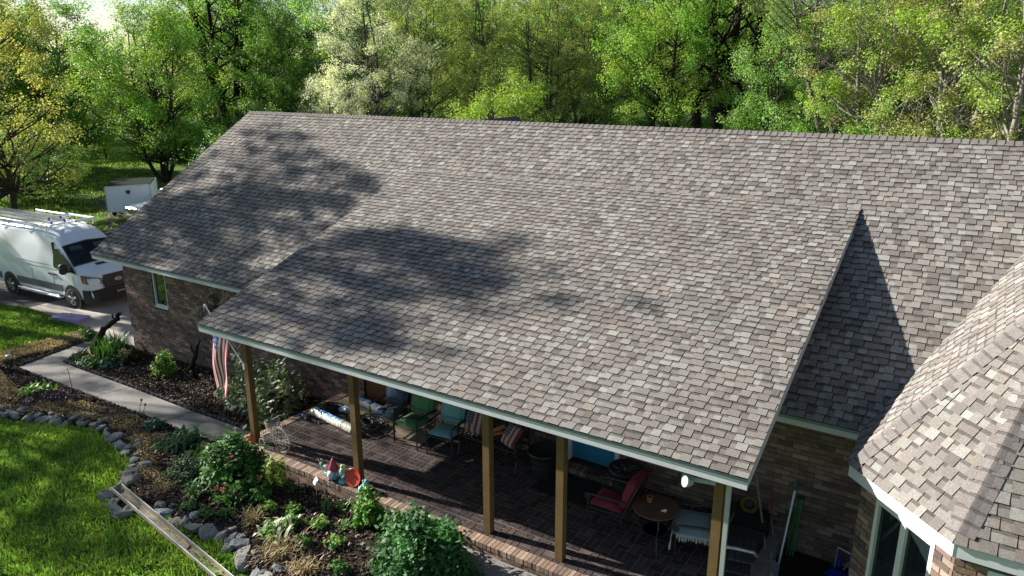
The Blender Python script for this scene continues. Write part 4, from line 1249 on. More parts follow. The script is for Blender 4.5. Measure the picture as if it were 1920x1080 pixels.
for i, (x, y, lab) in enumerate([(-10.05, 7.45, 'light green seedling tuft below the plant marker'), (-9.65, 7.7, 'second light green seedling right of the first'), (-8.95, 7.6, 'small green seedling row in the open mulch'), (-8.3, 7.35, 'tiny seedling beside the biggest bush')]):
    shrub('seedling', lab, 'plant', x, y, .2, .18, .2, 190, .075, [(.17, .33, .06), (.22, .36, .08)], seed=30 + i, stems=3, clumps=10)
ST = [(.44, .34, .17), (.36, .27, .13), (.52, .42, .24)]
for i, (x, y, r_, n, L, lab) in enumerate([(-10.05, 7.08, .25, 110, .34, 'straw coloured dry grass tuft left of the variegated clump'), (-8.95, 6.75, .42, 240, .36, 'widest straw coloured tuft near the stone border'), (-8.25, 6.62, .3, 170, .34, 'straw tuft at the bottom edge of the bed'), (-12.45, 7.02, .36, 140, .34, 'brownish dry tuft behind the gutter end')]):
    blades('dry_grass', lab, 'plant', x, y, r_, n, L, .006, ST if i < 3 else [(.25, .19, .09), (.2, .2, .08)], arch=1.1, seed=40 + i, spread=1.3, group='dry grass tufts in the front bed')
spots_ = [(-11.9, 7.35), (-10.6, 6.95), (-10.4, 8.1), (-9.2, 8.05), (-8.8, 7.05), (-7.75, 6.9), (-9.0, 8.2), (-7.6, 8.1), (-11.4, 6.75), (-8.5, 7.75), (-9.3, 7.4), (-10.9, 6.75)]
for i, (x, y) in enumerate(spots_):
    if i % 3 == 0: blades('young_perennial', 'small green perennial sprouting between the larger plants of the front bed', 'plant', x, y, .14, 26, .26, .014, [LG1, LG2, (.15, .26, .07)], arch=.9, seed=70 + i, group='young perennials in the front bed', spread=1.0)
    else: shrub('young_perennial', 'small green perennial sprouting between the larger plants of the front bed', 'plant', x, y, .2, .18, .2, 240, .07, [LG2, LG1, (.16, .24, .07)], seed=70 + i, stems=3, clumps=12, group='young perennials in the front bed')
# brown creeping ground cover along the stone border
GC = [(-22.9, 7.1), (-19.3, 7.12), (-18.2, 7.6), (-17.2, 7.75), (-16.4, 8.03), (-15.5, 7.78), (-14.5, 7.6), (-13.7, 7.2), (-13.25, 6.7), (-12.7, 6.5), (-12.9, 7.1), (-13.5, 7.6), (-13.9, 8.15), (-15.3, 8.45), (-17, 8.5), (-18.6, 8.2), (-20.4, 8.0), (-22.4, 8.35)]
x, y = scatter(GC, 46000)
f = .5 + .5 * np.sin(x * 3.1 + np.sin(y * 4)) * np.cos(y * 3.7)
V = leaf_quads(np.stack([x, y, ghv(x) + .06 + .16 * f * rng.random(len(x))], 1), .05, .35, up=.3)
gc = np.array([(.40, .30, .20), (.27, .205, .13), (.20, .20, .10), (.52, .41, .28)])
C = gc[rng.integers(4, size=len(x))] * rng.uniform(.6, 1.2, (len(x), 1))
tag(np_mesh('ground_cover', V, 4, C, M_LEAF), 'brown and green creeping ground cover inside the stone border', 'ground cover', kind='stuff')
GC2 = [(-24.1, 8.6), (-23.2, 8.7), (-22.95, 10.0), (-23.2, 11.5), (-23.9, 11.3)]
x, y = scatter(GC2, 16000)
V = leaf_quads(np.stack([x, y, ghv(x) + .05 + .13 * rng.random(len(x))], 1), .055, .4, up=.3)
C = gc[rng.integers(4, size=len(x))] * rng.uniform(.6, 1.2, (len(x), 1))
tag(np_mesh('ground_cover', V, 4, C, M_LEAF), 'brown creeping ground cover on the driveway side of the walkway', 'ground cover', kind='stuff')
shrub('low_weed', 'bright yellow green weed patch on the small lawn', 'plant', -24.6, 8.95, .5, .4, .22, 900, .08, [BG, (.24, .42, .06)], seed=50, stems=0)
shrub('low_weed', 'small green shrub where the walkway meets the driveway', 'shrub', -23.15, 11.2, .3, .3, .35, 600, .08, [LG2, LG1], seed=51, stems=3)

# stones
def stone(name, label, cat, x, y, sx, sy, sz, seed, group=None, col=(.21, .22, .235), dz=0.0, rz=0):
    r = np.random.default_rng(seed)
    bm = bmesh.new()
    bmesh.ops.create_icosphere(bm, subdivisions=3, radius=1)
    ax = [Vector(r.normal(size=3) * np.array([1, 1, .8])).normalized() for _ in range(13)] + [Vector((0, 0, 1))]
    cut = [r.uniform(.42, .82) for _ in ax[:-1]] + [r.uniform(.45, .7)]
    for v in bm.verts:
        p = v.co.copy()
        for a, c in zip(ax, cut):
            d = p.dot(a)
            if d > c: p -= a * (d - c) * .96
        p += Vector(r.normal(size=3)) * .022
        v.co = Vector((p.x * sx * 1.25, p.y * sy * 1.25, (p.z) * sz * 1.25))
    me = bpy.data.meshes.new(name); bm.to_mesh(me); bm.free()
    ca = me.color_attributes.new('Col', 'FLOAT_COLOR', 'CORNER')
    c = np.array(col) * r.uniform(.75, 1.2)
    ca.data.foreach_set('color', np.tile(np.array([*c, 1.0], dtype=np.float32), len(me.loops)))
    me.materials.append(M_STONE)
    o = bpy.data.objects.new(name, me)
    link(o); o.location = (x, y, gh(x) + sz * .45 + dz); o.rotation_euler = (r.uniform(-.15, .15), r.uniform(-.15, .15), rz)
    return tag(o, label, cat, group)
line_ = [(-22.9, 6.95), (-20.6, 6.95), (-19.2, 6.98), (-18.3, 7.42), (-17.3, 7.62), (-16.4, 7.92), (-15.6, 7.66), (-14.9, 7.56), (-14.2, 7.45), (-13.65, 6.95), (-13.2, 6.42), (-12.8, 6.12), (-12.3, 6.05), (-11.8, 6.38), (-11.1, 6.43), (-10.3, 6.53), (-9.8, 6.52), (-9.4, 6.32), (-8.9, 6.22), (-8.3, 6.0)]
rr = np.random.default_rng(55)
k = 0
for (x0, y0), (x1, y1) in zip(line_[:-1], line_[1:]):
    L = math.hypot(x1 - x0, y1 - y0); a = math.atan2(y1 - y0, x1 - x0); s = .15
    while s < L + .05:
        w = rr.uniform(.12, .33)
        x = x0 + (x1 - x0) * s / L + rr.normal() * .05; y = y0 + (y1 - y0) * s / L + rr.normal() * .05
        col = ((.25, .26, .27), (.29, .275, .245), (.20, .205, .21), (.33, .31, .265))[rr.integers(4)]
        stone('border_stone', 'grey fieldstone in the curved border between lawn and flower bed', 'stone', x, y, w * .62, rr.uniform(.09, .20), rr.uniform(.06, .12), 300 + k, 'border stones of the flower bed', col=col, rz=a + rr.normal() * .35)
        k += 1
        if rr.random() < .4:
            w2 = rr.uniform(.12, .28)
            stone('border_stone', 'grey fieldstone in the curved border between lawn and flower bed', 'stone', x - math.sin(a) * rr.uniform(.16, .26), y + math.cos(a) * rr.uniform(.16, .26), w2 * .6, w2 * .5, rr.uniform(.05, .11), 600 + k, 'border stones of the flower bed', col=col, dz=.04, rz=rr.uniform(0, 3))
        s += w * 1.02
# little edging stones along the walk
es = None
def edge_row(pts):
    global es
    for (x0, y0), (x1, y1) in zip(pts[:-1], pts[1:]):
        L = math.hypot(x1 - x0, y1 - y0); n = int(L / .105)
        for i in range(n):
            x = x0 + (x1 - x0) * (i + .5) / n; y = y0 + (y1 - y0) * (i + .5) / n
            if es is None:
                es = stone('edging_stone', 'small dark rounded edging stone along the walkway', 'stone', x, y, .055, .05, .05, 900, 'edging stones along the walkway', col=(.10, .095, .09), dz=.02)
            else:
                dup(es, None, (x + rr.normal() * .008, y + rr.normal() * .008, gh(x) + .045), rr.uniform(0, 6), rr.uniform(.85, 1.2))
edge_row([(-21.78, 9.79), (-18.15, 9.67), (-15.2, 9.52), (-12.35, 9.49)])
edge_row([(-22.45, 8.80), (-18.4, 8.73), (-15.35, 8.67), (-13.0, 8.62)])
edge_row([(-22.57, 8.95), (-22.95, 10.4), (-23.17, 11.6)])
# ------------------------------------------------------------------ vehicles
M_VAN = mat('van_paint', (.80, .84, .88), rough=.22, noise=[(1.5, .04)], spec=.6)
M_PLAST = mat('dark_plastic', (.025, .027, .03), rough=.55, noise=(30, .15))
M_TYRE = mat('tyre_rubber', (.018, .018, .018), rough=.9, noise=(40, .2))
M_RIM = mat('wheel_rim', (.42, .43, .44), rough=.35, metal=.8)
M_CHROME = mat('chrome', (.62, .63, .64), rough=.2, metal=1.0)
M_WSGL = glass('windscreen_glass', (.62, .70, .72))
M_LAMP = mat('headlight_glass', (.20, .25, .32), rough=.08, spec=.9, noise=(26, .8, 1))
M_AMBER = mat('amber_lens', (.35, .09, .02), rough=.2)
M_ALU = mat('aluminium', (.58, .58, .58), rough=.4, metal=.6, noise=(12, .15))
M_BLUEP = mat('blue_plastic', (.03, .06, .28), rough=.5)
M_SKIN = mat('skin', (.42, .24, .17), rough=.6)
M_SHIRT = mat('navy_cloth', (.025, .032, .06), rough=.9, noise=(20, .2))
M_TEXT = mat('white_lettering', (.75, .75, .75), rough=.5)

def lettering(name, body, size, M4, parent, m, depth=.004):
    cu = bpy.data.curves.new(name, 'FONT'); cu.body = body; cu.size = size; cu.align_x = 'CENTER'; cu.align_y = 'CENTER'; cu.extrude = depth
    tmp = bpy.data.objects.new(name, cu)
    me = bpy.data.meshes.new_from_object(tmp)
    bpy.data.objects.remove(tmp); 
    me.materials.clear(); me.materials.append(m)
    me.transform(M4)
    o = bpy.data.objects.new(name, me)
    return link(o, parent)

M_SEAM = mat('seam_grey', (.16, .17, .18), rough=.6)
M_CAB = mat('cab_grey', (.085, .09, .095), rough=.8)

def wheel(parent, x, y, z, r=.345, w=.22, side=-1):
    Mx = Matrix.Rotation(R(90), 3, 'X') if side < 0 else Matrix.Rotation(R(-90), 3, 'X')
    mb = MB()
    mb.lathe((x, y, z), [(r * .66, -w), (r * .93, -w), (r, -w * .8), (r, -w * .2), (r * .95, -.01), (r * .80, .0), (r * .66, -.02)], 28, M=Mx)
    wl = mb.build('wheel', M_TYRE, parent, smooth=True)
    mb = MB()
    mb.lathe((x, y, z), [(r * .68, -.04), (r * .67, -.005), (r * .60, -.02), (r * .58, -.06), (.01, -.07)], 28, M=Mx, col=(1, 1, 1))
    for k in range(5):
        a = 2 * math.pi * k / 5 + .3
        for da in (-.13, .13):
            d = Vector((math.cos(a + da), 0, math.sin(a + da))); d0 = Vector((math.cos(a), 0, math.sin(a)))
            mb.tube([Vector((x, y + side * .0, z)) + d0 * r * .12 + Vector((0, side * -.035, 0)) * -1 * 0, Vector((x, y, z)) + d * r * .64], .022, 5)
    mb.lathe((x, y, z), [(r * .2, -.03), (r * .17, .012), (.02, .018)], 12, M=Mx)
    mb.build('rim', M_RIM, wl)
    return wl

def cargo_van(loc, rz):
    t = thing('cargo_van', 'white high roof cargo van parked on the driveway with ladders on its rack', 'van', loc, rz)
    # x forward from the front axle, y left, z up; the picture shows its right side
    def sec(x, zt, w, wt, zb=.33, round_=.16, crown=.03, zm=1.15):
        return [(x, w * .93, zb), (x, w * .985, zb + .18), (x, w, .80), (x, w * .995, zm), (x, wt + (w - wt) * .35, zm + (zt - zm) * .55), (x, wt, zt - round_), (x, wt - round_ * .35, zt - round_ * .3), (x, wt - round_ * 1.1, zt), (x, 0, zt + crown)]
    st = [sec(.97, 1.10, .72, .60, .42, .10, .02, .86), sec(.90, 1.19, .90, .76, .36, .08, .03, .95), sec(.70, 1.28, .98, .84, .33, .08, .04, 1.05), sec(.30, 1.41, 1.01, .90, .33, .07, .05, 1.18),
          sec(.16, 1.46, 1.015, .92, .33, .06, .04, 1.22), sec(-.46, 2.06, 1.02, .86, .33, .10, .04), sec(-.72, 2.28, 1.02, .83, .33, .16, .05), sec(-1.05, 2.46, 1.02, .80, .33, .22, .05), sec(-1.6, 2.54, 1.02, .80, .33, .22, .05),
          sec(-3.0, 2.54, 1.02, .80, .33, .22, .05), sec(-4.6, 2.54, 1.02, .80, .33, .22, .05), sec(-4.93, 2.50, 1.0, .78, .36, .22, .05), sec(-5.0, 2.40, .97, .74, .42, .2, .05)]
    mb = MB(); n = len(st[0])
    full = []
    for s in st:
        full.append([(x, -y, z) for x, y, z in s] + [(x, y, z) for x, y, z in s[:-1]][::-1])
    m = len(full[0])
    V = [p for row in full for p in row]; F = []
    for i in range(len(st) - 1):
        for k in range(m - 1):
            if i == 4 and 6 <= k <= 9: continue      # windscreen opening
            F.append((i * m + k, i * m + k + 1, (i + 1) * m + k + 1, (i + 1) * m + k))
    F.append(tuple(range(m))[::-1]); F.append(tuple((len(st) - 1) * m + k for k in range(m)))
    mb.add(V, F)
    mb.quad((.9, -.9, .34), (.9, .9, .34), (-4.9, .9, .34), (-4.9, -.9, .34))
    body = mb.build('body', M_VAN, t, smooth=True)
    # shallow roof ribs
    mb = MB()
    for y in (-.5, -.17, .17, .5): mb.box((-2.9, y, 2.565), (3.6, .05, .03))
    mb.build('roof_rib', M_VAN, body)
    # windscreen, inside
    mb = MB(); a = full[4]; b = full[5]
    mb.add([a[6], a[7], a[8], a[9], a[10], b[10], b[9], b[8], b[7], b[6]], [(0, 1, 8, 9), (1, 2, 7, 8), (2, 3, 6, 7), (3, 4, 5, 6)])
    ws = mb.build('windscreen', M_WSGL, t)
    mb = MB()
    def strip(p, q, w, lift=.012):
        p = Vector(p); q = Vector(q); mb.tube([p + Vector((.012, 0, lift)), q + Vector((.012, 0, lift))], w, 5)
    strip(a[6], b[6], .03); strip(a[10], b[10], .03); strip(b[6], b[8], .028); strip(b[8], b[10], .028); strip(a[6], a[8], .03); strip(a[8], a[10], .03)
    mb.tube([(.17, -.55, 1.50), (-.03, -.05, 1.69)], .012, 4); mb.tube([(.17, .1, 1.51), (-.03, .55, 1.69)], .012, 4)
    mb.build('windscreen_seal', M_PLAST, ws)
    mb = MB(); mb.box((-.05, 0, 1.24), (.5, 1.76, .22)); mb.box((-.95, 0, 1.2), (.05, 1.8, 1.9)); mb.box((-.4, 0, .5), (1.3, 1.8, .05))
    mb.box((-.62, .42, .95), (.45, .5, .18)); mb.box((-.82, .42, 1.3), (.12, .48, .75)); mb.box((-.62, -.42, .95), (.45, .5, .18)); mb.box((-.82, -.42, 1.3), (.12, .48, .75))
    mb.build('cab_interior', M_CAB, t)
    mb = MB()
    for y in (-.42, .42): mb.box((-.40, y, 1.93), (.03, .42, .16), M=Matrix.Rotation(R(-40), 3, 'Y'))
    mb.build('sun_visor', mat('grey_visor', (.38, .40, .40), rough=.8), t)
    # side windows: dark panes set 4 mm proud
    for s in (-1, 1):
        mb = MB()
        P = [(.06, 1.36), (-.06, 1.28), (-.86, 1.30), (-.90, 1.40), (-.86, 1.90), (-.80, 1.96), (-.60, 1.96), (-.34, 1.78)]
        def yy(z): return s * (1.028 - max(0, (z - 1.15)) * .125)
        mb.add([(x, yy(z), z) for x, z in P], [tuple(range(len(P)))[::s]])
        mb.add([(.40, yy(1.24), 1.24), (.04, yy(1.27), 1.27), (-.28, yy(1.76), 1.76), (.12, yy(1.45) * .985, 1.47)], [(0, 1, 2, 3)[::s]])
        w_ = mb.build('side_window', M_DARKGL, t)
        # mirror
        mb = MB(); mb.rbox((.02, s * 1.20, 1.40), (.14, .22, .36), .05, nx=4, ny=4); mb.tube([(.1, s * 1.03, 1.28), (.04, s * 1.15, 1.32)], .035, 6)
        mb.build('mirror', M_PLAST, t, smooth=True)
        # door seams and handles, side rub strip
        mb = MB()
        for x in (-.97, .18, -2.25): mb.box((x, s * 1.021, .84), (.010, .006, .62))
        mb.box((-2.0, s * 1.026, 1.37), (2.0, .012, .02))
        mb.build('door_seam', M_SEAM, body)
        mb = MB()
        for x in (-.82, -1.12): mb.box((x, s * 1.035, 1.08), (.17, .03, .05))
        mb.build('door_handle', M_PLAST, t)
        mb = MB(); mb.box((-1.9, s * 1.018, .62), (2.75, .03, .24)); mb.box((-4.6, s * 1.01, .62), (.6, .03, .24))
        mb.build('side_moulding', mat('grey_moulding', (.10, .115, .115), rough=.5), t)
        mb = MB(); mb.rbox((-1.85, s * 1.07, .30), (2.6, .17, .06), .02, nx=3, ny=3); mb.tube([(-3.1, s * 1.12, .37), (-.6, s * 1.12, .37)], .03, 8)
        mb.build('running_board', M_CHROME, t)
        for x in (0, -3.75):
            mb = MB()
            pr = [(.0, .03), (.36, .03), (.43, .035), (.45, .015), (.44, -.02)]
            Mx = Matrix.Rotation(R(90 * -s), 3, 'X')
            mb.lathe((x, s * 1.012, .36), [(.40, .012), (.45, .014), (.45, -.02)], 30, M=Mx)
            mb.lathe((x, s * 1.012, .36), [(.405, .009), (.01, .009)], 30, M=Mx)
            mb.build('wheel_arch', M_PLAST, t)
            wheel(t, x, s * 1.035, .345, side=s)
        # headlights
        mb = MB()
        P = [(.99, .50, .90), (.99, .52, 1.08), (.935, .72, 1.14), (.82, .90, 1.19), (.60, .99, 1.22), (.64, 1.0, 1.10), (.81, .98, .93), (.93, .80, .87)]
        cx = sum(p[0] for p in P) / 8 + .02; cy = sum(p[1] for p in P) / 8 + .02; cz = sum(p[2] for p in P) / 8
        Q = [(x + .012, s * (y + .008), z) for x, y, z in P] + [(cx, s * cy, cz)]
        mb.add(Q, [((i, (i + 1) % 8, 8) if s > 0 else ((i + 1) % 8, i, 8)) for i in range(8)])
        hl = mb.build('headlight', M_LAMP, t)
        mb = MB(); mb.add([(.68, s * 1.022, .96), (.82, s * 1.0, .94), (.80, s * .955, 1.18), (.60, s * 1.012, 1.22)], [(0, 1, 2, 3)]); 
        mb.build('amber_corner', M_AMBER, hl)
    # bumper
    mb = MB()
    Pb = [(.62, -1.03), (.86, -.96), (1.02, -.7), (1.08, -.3), (1.09, 0), (1.08, .3), (1.02, .7), (.86, .96), (.62, 1.03)]
    lo = [(x - .03, y * .98, .27) for x, y in Pb]; hi = [(x, y, .70) for x, y in Pb]; inn = [(x - .12, y * .9, .72) for x, y in Pb]
    K = len(Pb)
    mb.add(lo + hi + inn, [(i, i + 1, K + i + 1, K + i) for i in range(K - 1)] + [(K + i, K + i + 1, 2 * K + i + 1, 2 * K + i) for i in range(K - 1)])
    bp = mb.build('bumper', M_PLAST, t)
    # grille with bars and oval badge
    mb = MB(); mb.add([(1.03, -.47, .70), (1.03, .47, .70), (1.02, .54, .92), (.975, .46, 1.16), (.975, -.46, 1.16), (1.02, -.54, .92)], [(0, 1, 2, 3, 4, 5)])
    gr = mb.build('grille', M_PLAST, t)
    mb = MB()
    for i in range(4): mb.box((1.03 - i * .012, 0, .76 + i * .10), (.03, .9, .016))
    mb.build('grille_bar', mat('grille_grey', (.06, .06, .065), rough=.4), gr)
    Mb = Matrix.Translation((1.055, 0, .95)) @ Matrix.Rotation(R(90), 4, 'Z') @ Matrix.Rotation(R(80), 4, 'X')
    mb = MB()
    ring = [Vector((.13 * math.cos(a), .052 * math.sin(a), 0)) for a in np.linspace(0, 2 * math.pi, 21)]
    mb.tube([Mb @ p for p in ring], .008, 5)
    bd = mb.build('badge', M_CHROME, gr)
    lettering('badge_script', 'Ford', .085, Mb, gr, M_CHROME)
    mb = MB(); mb.box((1.105, 0, .53), (.012, .34, .17)); pl = mb.build('front_plate', mat('black_plate', (.015, .015, .016), rough=.4), t)
    Mp = Matrix.Translation((1.114, 0, .545)) @ Matrix.Rotation(R(90), 4, 'Z') @ Matrix.Rotation(R(90), 4, 'X')
    lettering('plate_lettering', 'Carwen', .095, Mp, pl, M_TEXT, .002)
    mb = MB(); mb.box((.40, -.02, 1.44), (.12, .55, .012), M=Matrix.Rotation(R(18), 3, 'Y')); mb.build('bonnet_vent', M_PLAST, t)
    # company sign panel on the side: a bright bar
    mb = MB(); mb.box((-3.3, -1.026, 1.36), (1.4, .012, .16)); mb.build('side_sign', M_WHITE, t)
    # tail lamps
    for s in (-1, 1):
        mb = MB(); mb.box((-4.97, s * .9, 1.3), (.06, .12, .6)); mb.build('tail_light', mat('red_lens', (.3, .01, .01), rough=.3), t)
    # roof rack
    mb = MB()
    for x in (-1.25, -2.6, -4.2):
        mb.tube([(x, -.82, 2.47), (x, -.80, 2.66), (x, .80, 2.66), (x, .82, 2.47)], .025, 6)
    for y in (-.78, .78): mb.tube([(-1.05, y, 2.68), (-4.7, y, 2.68)], .028, 6)
    mb.tube([(-1.05, .10, 2.70), (-1.05, .78, 2.70), (-2.6, .78, 2.70), (-2.6, .10, 2.70), (-1.05, .10, 2.70)], .045, 6)
    mb.build('roof_rack', M_WHITE, t)
    return t

VAN_X, VAN_Y, VAN_RZ = -27.05, 13.85, R(3.5)
VAN_S = 1.06
van = cargo_van((VAN_X, VAN_Y, gh(VAN_X) + .012), VAN_RZ)
van.scale = (VAN_S, VAN_S, VAN_S)
def van_pt(x, y, z):
    c, s = math.cos(VAN_RZ), math.sin(VAN_RZ); x, y, z = x * VAN_S, y * VAN_S, z * VAN_S
    return (VAN_X + x * c - y * s, VAN_Y + x * s + y * c, gh(VAN_X) + .012 + z)
def ladder(name, label, loc, rz, L, W, n, group):
    t = thing(name, label, 'ladder', loc, rz, group)
    for y in (-W / 2, W / 2):
        mb = MB()
        mb.box((0, y, .0), (L, .03, .075)); mb.build('rail', M_ALU, t)
    for i in range(n):
        x = -L / 2 + (i + .5) * L / n
        mb = MB(); mb.tube([(x, -W / 2, 0), (x, W / 2, 0)], .017, 6); mb.build('rung', M_ALU, t)
    mb = MB()
    for y in (-W / 2, W / 2): mb.box((L / 2 + .03, y, 0), (.07, .045, .09))
    mb.build('end_cap', M_BLUEP, t)
    return t
ladder('ladder', 'wide aluminium extension ladder lying on the van rack, lower section', van_pt(-3.1, -.42, 2.76), VAN_RZ, 4.0, .48, 13, 'ladders on the van')
ladder('ladder', 'upper aluminium ladder section stacked on the lower one', van_pt(-3.2, -.43, 2.87), VAN_RZ, 3.9, .42, 13, 'ladders on the van')
ladder('ladder', 'short narrow ladder lying beside the stacked ladders', van_pt(-2.9, -.02, 2.76), VAN_RZ, 3.2, .24, 10, 'ladders on the van')

def person_driver(loc, rz):
    t = thing('person', 'person in a navy shirt sitting at the wheel of the white van', 'person', loc, rz)
    def skin(name, verts, edges, rad, m, parent, sub=2):
        me = bpy.data.meshes.new(name); me.from_pydata(verts, edges, []); me.materials.append(m)
        o = bpy.data.objects.new(name, me); link(o, parent)
        md = o.modifiers.new('skin', 'SKIN'); md.use_smooth_shade = True
        for i, r_ in enumerate(rad): me.skin_vertices[0].data[i].radius = (r_, r_) if not hasattr(r_, '__len__') else r_
        me.skin_vertices[0].data[0].use_root = True
        o.modifiers.new('sub', 'SUBSURF').levels = sub; o.modifiers['sub'].render_levels = sub
        return o
    # seated: pelvis at origin, x forward
    V = [(0, 0, .08), (.0, 0, .30), (-.02, 0, .48), (.0, 0, .57), (.02, 0, .66), (.03, 0, .76), (.02, 0, .83),
         (0, .19, .46), (.16, .24, .26), (.36, .16, .36), (.43, .13, .40),
         (0, -.19, .46), (.18, -.25, .28), (.34, -.20, .48), (.38, -.19, .56),
         (.40, .10, .06), (.42, .10, -.38), (.40, -.10, .06), (.42, -.10, -.38)]
    E = [(0, 1), (1, 2), (2, 3), (3, 4), (4, 5), (5, 6), (2, 7), (7, 8), (8, 9), (9, 10), (2, 11), (11, 12), (12, 13), (13, 14), (0, 15), (15, 16), (0, 17), (17, 18)]
    rd = [.14, .13, .13, .06, .075, .085, .06, .07, .045, .035, .032, .07, .045, .035, .032, .075, .05, .075, .05]
    skin('body', V, E, rd, M_SKIN, t)
    S = [(0, 0, .06), (0, 0, .28), (-.02, 0, .47), (0, .20, .46), (.10, .235, .34), (0, -.20, .46), (.11, -.24, .35)]
    skin('shirt', S, [(0, 1), (1, 2), (2, 3), (3, 4), (2, 5), (5, 6)], [.165, .16, .15, .095, .075, .095, .075], M_SHIRT, t)
    mb = MB(); mb.lathe((.0, 0, .74), [(.098, -.04), (.102, .03), (.085, .09), (.04, .118), (.005, .122)], 12); mb.build('hair', mat('dark_hair', (.03, .022, .018), rough=.8), t, smooth=True)
    mb = MB()
    for y in (-.03, .03): mb.lathe((.105, y, .745), [(.001, -.008), (.009, 0), (.001, .008)], 6, (.02, .02, .02))
    mb.tube([(.105, 0, .735), (.128, 0, .71), (.108, 0, .70)], .011, 5); mb.tube([(.104, -.025, .672), (.110, 0, .670), (.104, .025, .672)], .006, 4)
    mb.build('face_features', mat('face_tone', (.30, .16, .12), rough=.6), t)
    for s, hx in ((1, (.43, .13, .40)), (-1, (.38, -.19, .56))):
        mb = MB(); h = Vector(hx); u = Vector((.7, -s * .25, .45)).normalized(); sd = Vector((0, 1, 0)); nrm = u.cross(sd)
        for k in range(4):
            b_ = h + u * .06 + sd * (k - 1.5) * .02; L = (.065, .078, .072, .055)[k]
            mb.tube([h + sd * (k - 1.5) * .014, b_, b_ + u * L * .5 + nrm * .012, b_ + u * L * .7 + nrm * .04], [.014, .010, .009, .007], 5)
        mb.tube([h, h + sd * s * -.04 + u * .02, h + sd * s * -.05 + u * .06], [.013, .011, .008], 5)
        mb.build('hand', M_SKIN, t, smooth=True)
    return t
person_driver(van_pt(-.58, .36, 1.06), VAN_RZ)

# enclosed box trailer and pickup beyond the drive
def box_trailer(loc, rz):
    t = thing('box_trailer', 'white enclosed box trailer with a small purple emblem on the far lawn', 'trailer', loc, rz)
    # x forward (front face towards the camera), y left
    W, H, L = 2.4, 1.5, 3.4
    mb = MB(); mb.rbox((-L / 2, 0, .5 + H / 2), (L, W, H), .03, nx=4, ny=4)
    b_ = mb.build('box', mat('trailer_white', (.80, .85, .90), rough=.4, noise=[(2, .06)]), t)
    mb = MB()
    for y in (-W / 2, W / 2): mb.box((.012, y * .985, .5 + H / 2), (.05, .06, H + .02))
    mb.box((.012, 0, .5 + H), (.05, W, .05)); mb.build('corner_trim', M_ALU, b_)
    mb = MB(); mb.box((-L / 2, 0, .5 + H + .012), (L - .12, W - .12, .02)); mb.build('roof_sheet', mat('dark_roof_sheet', (.03, .04, .03), rough=1, spec=.02), b_)
    mb = MB(); mb.box((.02, 0, .74), (.02, W - .1, .46)); mb.build('stone_guard', mat('tread_plate', (.86, .91, .94), rough=.35, noise=[(18, .08)]), t)
    mb = MB(); c = (.024, .0, .5 + H - .36)
    P = [(-.16, .0), (-.11, .04), (-.10, .11), (-.05, .10), (.05, .10), (.10, .11), (.11, .04), (.16, 0), (.09, -.03), (.07, -.09), (0, -.15), (-.07, -.09), (-.09, -.03)]
    front = [(c[0] + .012, c[1] + y, c[2] + z) for y, z in P]; back = [(c[0] - .004, c[1] + y, c[2] + z) for y, z in P]
    k = len(P); mb.add(front + back, [tuple(range(k))[::-1]] + [(i, (i + 1) % k, k + (i + 1) % k, k + i) for i in range(k)])
    mb.build('emblem', mat('purple_emblem', (.07, .03, .16), rough=.5), t)
    mb = MB(); mb.tube([(0, -.6, .45), (1.1, 0, .45)], .05, 6); mb.tube([(0, .6, .45), (1.1, 0, .45)], .05, 6); mb.tube([(.8, 0, .05), (.8, 0, 1.0)], .035, 6); mb.tube([(.5, .2, .2), (.5, .2, .75)], .03, 6); mb.box((.35, .1, .42), (.4, .3, .22)); mb.box((1.15, 0, .47), (.2, .12, .1))
    mb.build('tow_hitch', M_BLACK, t)
    for s in (-1, 1):
        wheel(t, -L * .55, s * (W / 2 + .08), .33, .33, .2, s)
        mb = MB(); mb.box((-L * .55, s * (W / 2 + .06), .74), (.95, .2, .05)); mb.build('fender', M_ALU, t)
    return t
TR = (-42.1, 23.95)
box_trailer((TR[0], TR[1], gh(TR[0])), R(-38))

